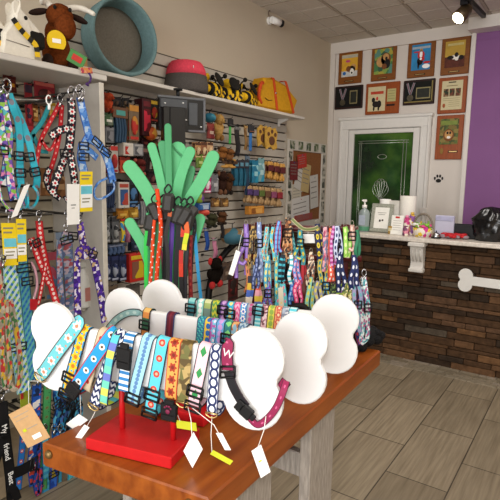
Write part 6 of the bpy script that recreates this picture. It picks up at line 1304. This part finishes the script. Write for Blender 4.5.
# ================================================================== THINGS ON THE COUNTER LEDGE
CG = Plane((0, YC+.10, 0), 0); CZ = CT+.001
def cx(x, y=230): return CG.px(x, y).x
def ch(x, y): return CG.px(x, y).z
def spot(x, dy=0): p = CG.px(x, 230); return V((p.x, YC+.10+dy, CZ))
p = spot(363.5); t = thing('sanitizer_bottle', 'clear pump bottle of sanitiser at the left end of the ledge', 'bottle', p); zt_ = ch(363, 199)-CZ
MB().lathe([(.001, 0), (.048, 0), (.05, .012), (.05, zt_*.55), (.042, zt_*.64), (.02, zt_*.70), (.02, zt_*.74)], p, n=24).build('bottle', mat('#8f9c9c', .12, noise=.05, spec=.6), t)
MB().lathe([(.0505, .01), (.0512, .012), (.0512, zt_*.16), (.0505, zt_*.165)], p, n=24, cap=False).build('green_band', mat('#4f8a6c', .4), t)
MB().rbox(p+V((.0, -.0505, zt_*.36)), (.06, .003, zt_*.3), r=.001).build('label', mat('#aab4c4', .5), t)
MB().cyl(p+V((0, 0, zt_*.73)), p+V((0, 0, zt_*.82)), .022, n=18).cyl(p+V((0, 0, zt_*.82)), p+V((0, 0, zt_*.92)), .008, n=10).rbox(p+V((0, 0, zt_*.95)), (.03, .04, .022), r=.005).rbox(p+V((.0, -.035, zt_*.96)), (.014, .045, .014), r=.004).build('pump', WHITE, t)
# silver picture frame, leaning back
p = spot(380); t = thing('picture_frame', 'silver-grey picture frame leaning on the ledge beside the pump bottle', 'picture frame', p); w = cx(391)-cx(369.5); h = ch(380, 206)-CZ+.02; R = Matrix.Rotation(-.2, 3, 'X')@Matrix.Rotation(.0, 3, 'Z')
A = lambda x, z, o=0: p+V((0, .0, .004))+R@V((x, -o, z))
mb = MB(); fw = w*.17
mb.rbox(A(0, h-fw/2), (w, .018, fw), R=R, r=.004).rbox(A(0, fw/2), (w, .018, fw), R=R, r=.004)
for s in (-1, 1): mb.rbox(A(s*(w/2-fw/2), h/2), (fw, .018, h-2*fw), R=R, r=.004)
mb.build('frame', mat('#a7a99c', .35, noise=.3, scale=120, metal=.3), t); o = MB().rbox(A(0, h/2, .002), (w-2*fw, .006, h-2*fw), R=R, r=.001).build('print', PAPER, t)
MB().rbox(A(-.012, h*.40, .006), (.016, .003, .02), R=R, r=.001).rbox(A(.012, h*.42, .006), (.016, .003, .016), R=R, r=.001).build('emblem', INKD, o)
MB().rbox(A(0, h*.68, .006), (w*.4, .002, .005), R=R, r=.0006).rbox(A(0, h*.62, .006), (w*.3, .002, .005), R=R, r=.0006).build('printing', mat('#a8a6a0', .7), o)
MB().rbox(p+V((0, .07, h*.35)), (.03, .008, h*.7), R=Matrix.Rotation(.22, 3, 'X'), r=.002).build('easel_back', GREYM, t)
p = spot(380, .10); zz = ch(380, 196)-CZ-.03
tag(MB().lathe([(.001, 0), (.045, 0), (.05, zz-.01), (.05, zz), (.044, zz), (.042, .02), (.001, .02)], p, n=24).build('tub', WHITE, loc=p), 'white paper cup standing behind the picture frame', 'cup')
p = spot(389.5, .11); t = thing('small_box', 'white box with a green stripe behind the picture frame, left of the paper roll', 'box', p); MB().rbox(p+V((0, 0, zz/2-.005)), (.10, .06, zz-.01), r=.003).build('carton', mat('#d8d4cc', .6), t); MB().rbox(p+V((-.035, -.031, zz/2)), (.022, .003, zz*.5), r=.001).build('stripe', mat('#3c9a4a', .5), t)
p = spot(403, .10); t = thing('paper_towel_roll', 'white roll of paper towels standing on the ledge', 'paper roll', p); zt_ = ch(403, 192)-CZ-.035; rr = (cx(411)-cx(395))/2
MB().lathe([(.02, .01), (rr-.004, .01), (rr, .014), (rr, zt_-.004), (rr-.004, zt_), (.022, zt_), (.02, zt_-.01)], p, n=32).build('paper', mat('#e6e2da', .9, noise=.03, scale=80, bump=.1), t); MB().lathe([(.02, 0), (.022, 0), (.022, zt_+.0), (.016, zt_), (.016, .0)], p, n=20).build('core', mat('#a88a60', .8), t); MB().cyl(p, p+V((0, 0, .012)), rr*.9, n=24).build('stand', GREYM, t)
# folded card sign with a red mark
p = spot(398.5, -.06); t = thing('card_sign', 'white folded card sign with a red mark in front of the paper roll', 'sign', p); w = cx(405.5)-cx(393.5); h = ch(398, 215)-CZ+.0; R = Matrix.Rotation(-.15, 3, 'X'); A = lambda x, z, o=0: p+R@V((x, -o, z))
MB().rbox(A(0, h/2), (w, .003, h), R=R, r=.001).build('front', PAPER, t); MB().rbox(p+V((0, h*.32, h*.49)), (w, .003, h*1.0), R=Matrix.Rotation(.15, 3, 'X'), r=.001).build('back', PAPER, t)
MB().rbox(A(-.0, h*.9, .002), (w*.35, .002, h*.1), R=R, r=.001).build('red_mark', mat('#c22a24', .5), t)
q = MB()
for k in range(5): q.rbox(A(0, h*(.72-k*.12), .002), (w*.66, .0015, h*.025), R=R, r=.0005)
q.build('printing', mat('#b4b0aa', .7), t)
p = spot(392, -.04); tag(MB().rbox(p+V((0, 0, .035)), (.035, .03, .07), r=.003).rbox(p+V((0, -.0155, .04)), (.03, .002, .03), r=.0006, mi=1).build('jar', [mat('#a8843c', .5, noise=.2), mat('#d8cca0', .6)], loc=p), 'small tan packet between picture frame and card sign', 'packet')
for k, (x, c1, c2, zt, lab) in enumerate(((407.5, '#c23a7a', '#e88ab0', 214, 'pink patterned tube beside the card sign'), (411.5, '#8a5a9a', '#d8b04a', 211, 'violet and gold patterned tube left of the basket'), (408.5, '#d88aa0', '#7a4a6a', 224, 'short pink bottle in front of the patterned tubes'))):
    p = spot(x, .03*k-.03 if k < 2 else -.08); h = ch(x, zt)-CZ-.01; t = thing('candy_tube', lab, 'tube', p); MB().lathe([(.001, 0), (.024, 0), (.025, .005), (.025, h*.82), (.018, h*.88)], p, n=18).build('tube', blotch((c1, c2, c1, '#f0e8d8'), 40, .4, k), t); MB().cyl(p+V((0, 0, h*.88)), p+V((0, 0, h)), .015, n=14).build('cap', mat(c2, .4), t)
# basket of sweets
p = spot(424, -.04); t = thing('candy_basket', 'handled basket of colourful treats in the middle of the ledge', 'basket', p); rb = (cx(434)-cx(414))/2; hb = .075
MB().lathe([(.001, 0), (rb*.85, 0), (rb, hb), (rb*.94, hb), (rb*.8, .012), (.001, .012)], p, n=28).build('basket', blotch(('#e8c83a', '#d84a7a', '#f0ece0', '#c8348a', '#e8e0d0'), 34, .6), t)
MB().tube(catmull([p+V((rb*.96*math.cos(a*PI/8), 0, hb*.9+.125*math.sin(a*PI/8))) for a in range(9)], 3), .009, 8).build('handle', mat('#7a7064', .5, noise=.2, scale=90), t)
random.seed(6)
for k in range(16):
    a = random.uniform(0, 6.28); r = random.uniform(.0, rb*.9); q0 = p+V((r*math.cos(a), r*math.sin(a)*.8, hb+random.uniform(-.005, .03))); c = random.choice(('#6a9a2a', '#e8c83a', '#d84a8a', '#8ac04a', '#f0f0e8', '#3c7a3c', '#b04ac0'))
    d = V((random.uniform(-1, 1), random.uniform(-.6, .6), random.uniform(-.1, .5))).normalized(); mb = MB(); mb.ell(q0, (.022, .014, .012), R=frame(d, (0, .3, 1)), n=10, m=7); mb.cyl(q0+d*.02, q0+d*.034, .004, .010, 8).cyl(q0-d*.02, q0-d*.034, .004, .010, 8)
    tag(mb.build('wrapped_treat', mat(c, .35, noise=.15, scale=60), loc=q0), 'wrapped sweet in the handled basket on the ledge', 'sweet', 'sweets in the basket')
p = spot(443.5, .03); t = thing('card_box', 'pale lilac-white card stand right of the basket', 'card', p); w = cx(453.5)-cx(434.5); h = ch(444, 215)-CZ-.005
MB().rbox(p+V((0, 0, h/2)), (w, .035, h), R=I3, r=.004).build('box', mat('#b9b8cc', .6, noise=.03), t); MB().rbox(p+V((0, -.019, h*.86)), (w*.96, .004, h*.2), r=.002).build('flap', mat('#a8a8c4', .6), t)
p = spot(439.5, -.10); t = thing('bell', 'small black and silver bell at the foot of the card stand', 'bell', p); MB().lathe([(.001, 0), (.04, 0), (.042, .01), (.036, .014), (.001, .014)], p, n=24).build('base', BLACK, t); MB().lathe([(.036, .014), (.035, .03), (.026, .043), (.012, .05), (.001, .052)], p, n=24, cap=False).build('dome', CHROME, t); MB().cyl(p+V((0, 0, .05)), p+V((0, 0, .062)), .005, n=10).build('button', BLACK, t)
p = spot(455.5, -.05); mb = MB(); random.seed(8)
for k in range(16):
    a = -.085+.17*k/15; mb.ell(p+V((a, random.uniform(-.03, .03), .018+.016*math.sin(k*1.9)**2)), (.034, .022, .016), R=rotz(random.uniform(0, 180))@Matrix.Rotation(random.uniform(-.5, .5), 3, 'X'), n=10, m=7, mi=0 if k % 5 else 1)
tag(mb.build('red_cloth', [mat('#b81f26', .5, noise=.15), mat('#8a7a80', .5, noise=.2)], loc=p), 'crumpled red cloth on the ledge left of the black bag', 'cloth')
p = spot(464, .06); tag(MB().rbox(p+V((0, 0, .06)), (.19, .05, .12), r=.006).rbox(p+V((0, -.026, .062)), (.15, .004, .08), r=.002).build('card_terminal', mat('#131214', .4, noise=.08), loc=p), 'low black box standing behind the red cloth', 'box')
# black plastic bag
p = spot(489.5, -.0); t = thing('plastic_bag', 'crumpled black plastic bag at the right end of the ledge', 'bag', p)
import mathutils.noise as mn
mb = MB(); n_, m_ = 40, 26; vs = []
for i in range(m_+1):
    f = i/m_
    for k in range(n_):
        a = 2*PI*k/n_; prof_ = (.105+.03*math.sin(min(1, f*1.6)*PI/2)) if f < .6 else .135*(1-(f-.6)/.4)**.6+.012
        z = f*.275; q = V((math.cos(a), math.sin(a), 0)); w_ = mn.noise(V((q.x*2.2, q.y*2.2, z*9)))*.030+abs(mn.noise(V((q.x*6, q.y*6, z*14+3))))*.026
        r = max(.004, prof_-.01+w_*(1 if .02 < f < .97 else .2)); vs.append(p+V((q.x*r*1.0, q.y*r*.72, z+.001)))
fs = [(i*n_+k, i*n_+(k+1) % n_, (i+1)*n_+(k+1) % n_, (i+1)*n_+k) for i in range(m_) for k in range(n_)]; fs += [tuple(range(n_))[::-1], tuple(m_*n_+k for k in range(n_))]
mb.add(vs, fs, 0, None, True); BAGM = mat('#0c0c0f', .22, noise=0, spec=.6); mb.build('bag_body', BAGM, t)
# ================================================================== LIGHT
def area(name, loc, aimv, sx, sy, e, col):
    l = bpy.data.lights.new(name, 'AREA'); l.shape = 'RECTANGLE'; l.size = sx; l.size_y = sy; l.energy = e; l.color = col
    o = bpy.data.objects.new(name, l); C.objects.link(o); o.location = loc; o.rotation_euler = V(aimv).to_track_quat('-Z', 'Y').to_euler(); return o
area('front_fill_light', (-.2, -5.4, 1.7), (-.1, 1, .0), 5.0, 2.8, 330, (1, .98, .96))  # added unseen area light beyond the open front, for soft even falloff
for x, y in ((.2, .4), (-.9, 3.1), (.9, 3.4), (1.6, 1.3)): area('overhead_fill_light', (x, y, ZC-.06), (0, 0, -1), .6, 1.2, 24, (1, .95, .88))  # unseen area lights added under the ceiling to brighten the room in depth
fl = bpy.data.lights.new('camera_flash', 'AREA'); fl.shape = 'DISK'; fl.size = .12; fl.energy = 9; fl.color = (1, .97, .94)
fo = bpy.data.objects.new('camera_flash', fl); C.objects.link(fo); fo.location = EYEP+V((0.02, -.05, .16)); fo.rotation_euler = (FW+V((0, 0, .08))).to_track_quat('-Z', 'Y').to_euler()
sl = bpy.data.lights.new('track_spot', 'SPOT'); sl.energy = 30; sl.color = (1, .85, .6); sl.spot_size = math.radians(75); sl.spot_blend = .5; sl.shadow_soft_size = .04
so = bpy.data.objects.new('track_spot', sl); C.objects.link(so); so.location = SPOT[0]; so.rotation_euler = V(SPOT[1]).to_track_quat('-Z', 'Y').to_euler()
wd = bpy.data.worlds.new('daylight'); bpy.context.scene.world = wd; wd.use_nodes = True
wd.node_tree.nodes['Background'].inputs[0].default_value = (.95, .97, 1, 1); wd.node_tree.nodes['Background'].inputs[1].default_value = 1.0
sc_ = bpy.context.scene; sc_.view_settings.view_transform = 'Standard'; sc_.view_settings.look = 'None'; sc_.view_settings.exposure = 0; sc_.view_settings.gamma = 1
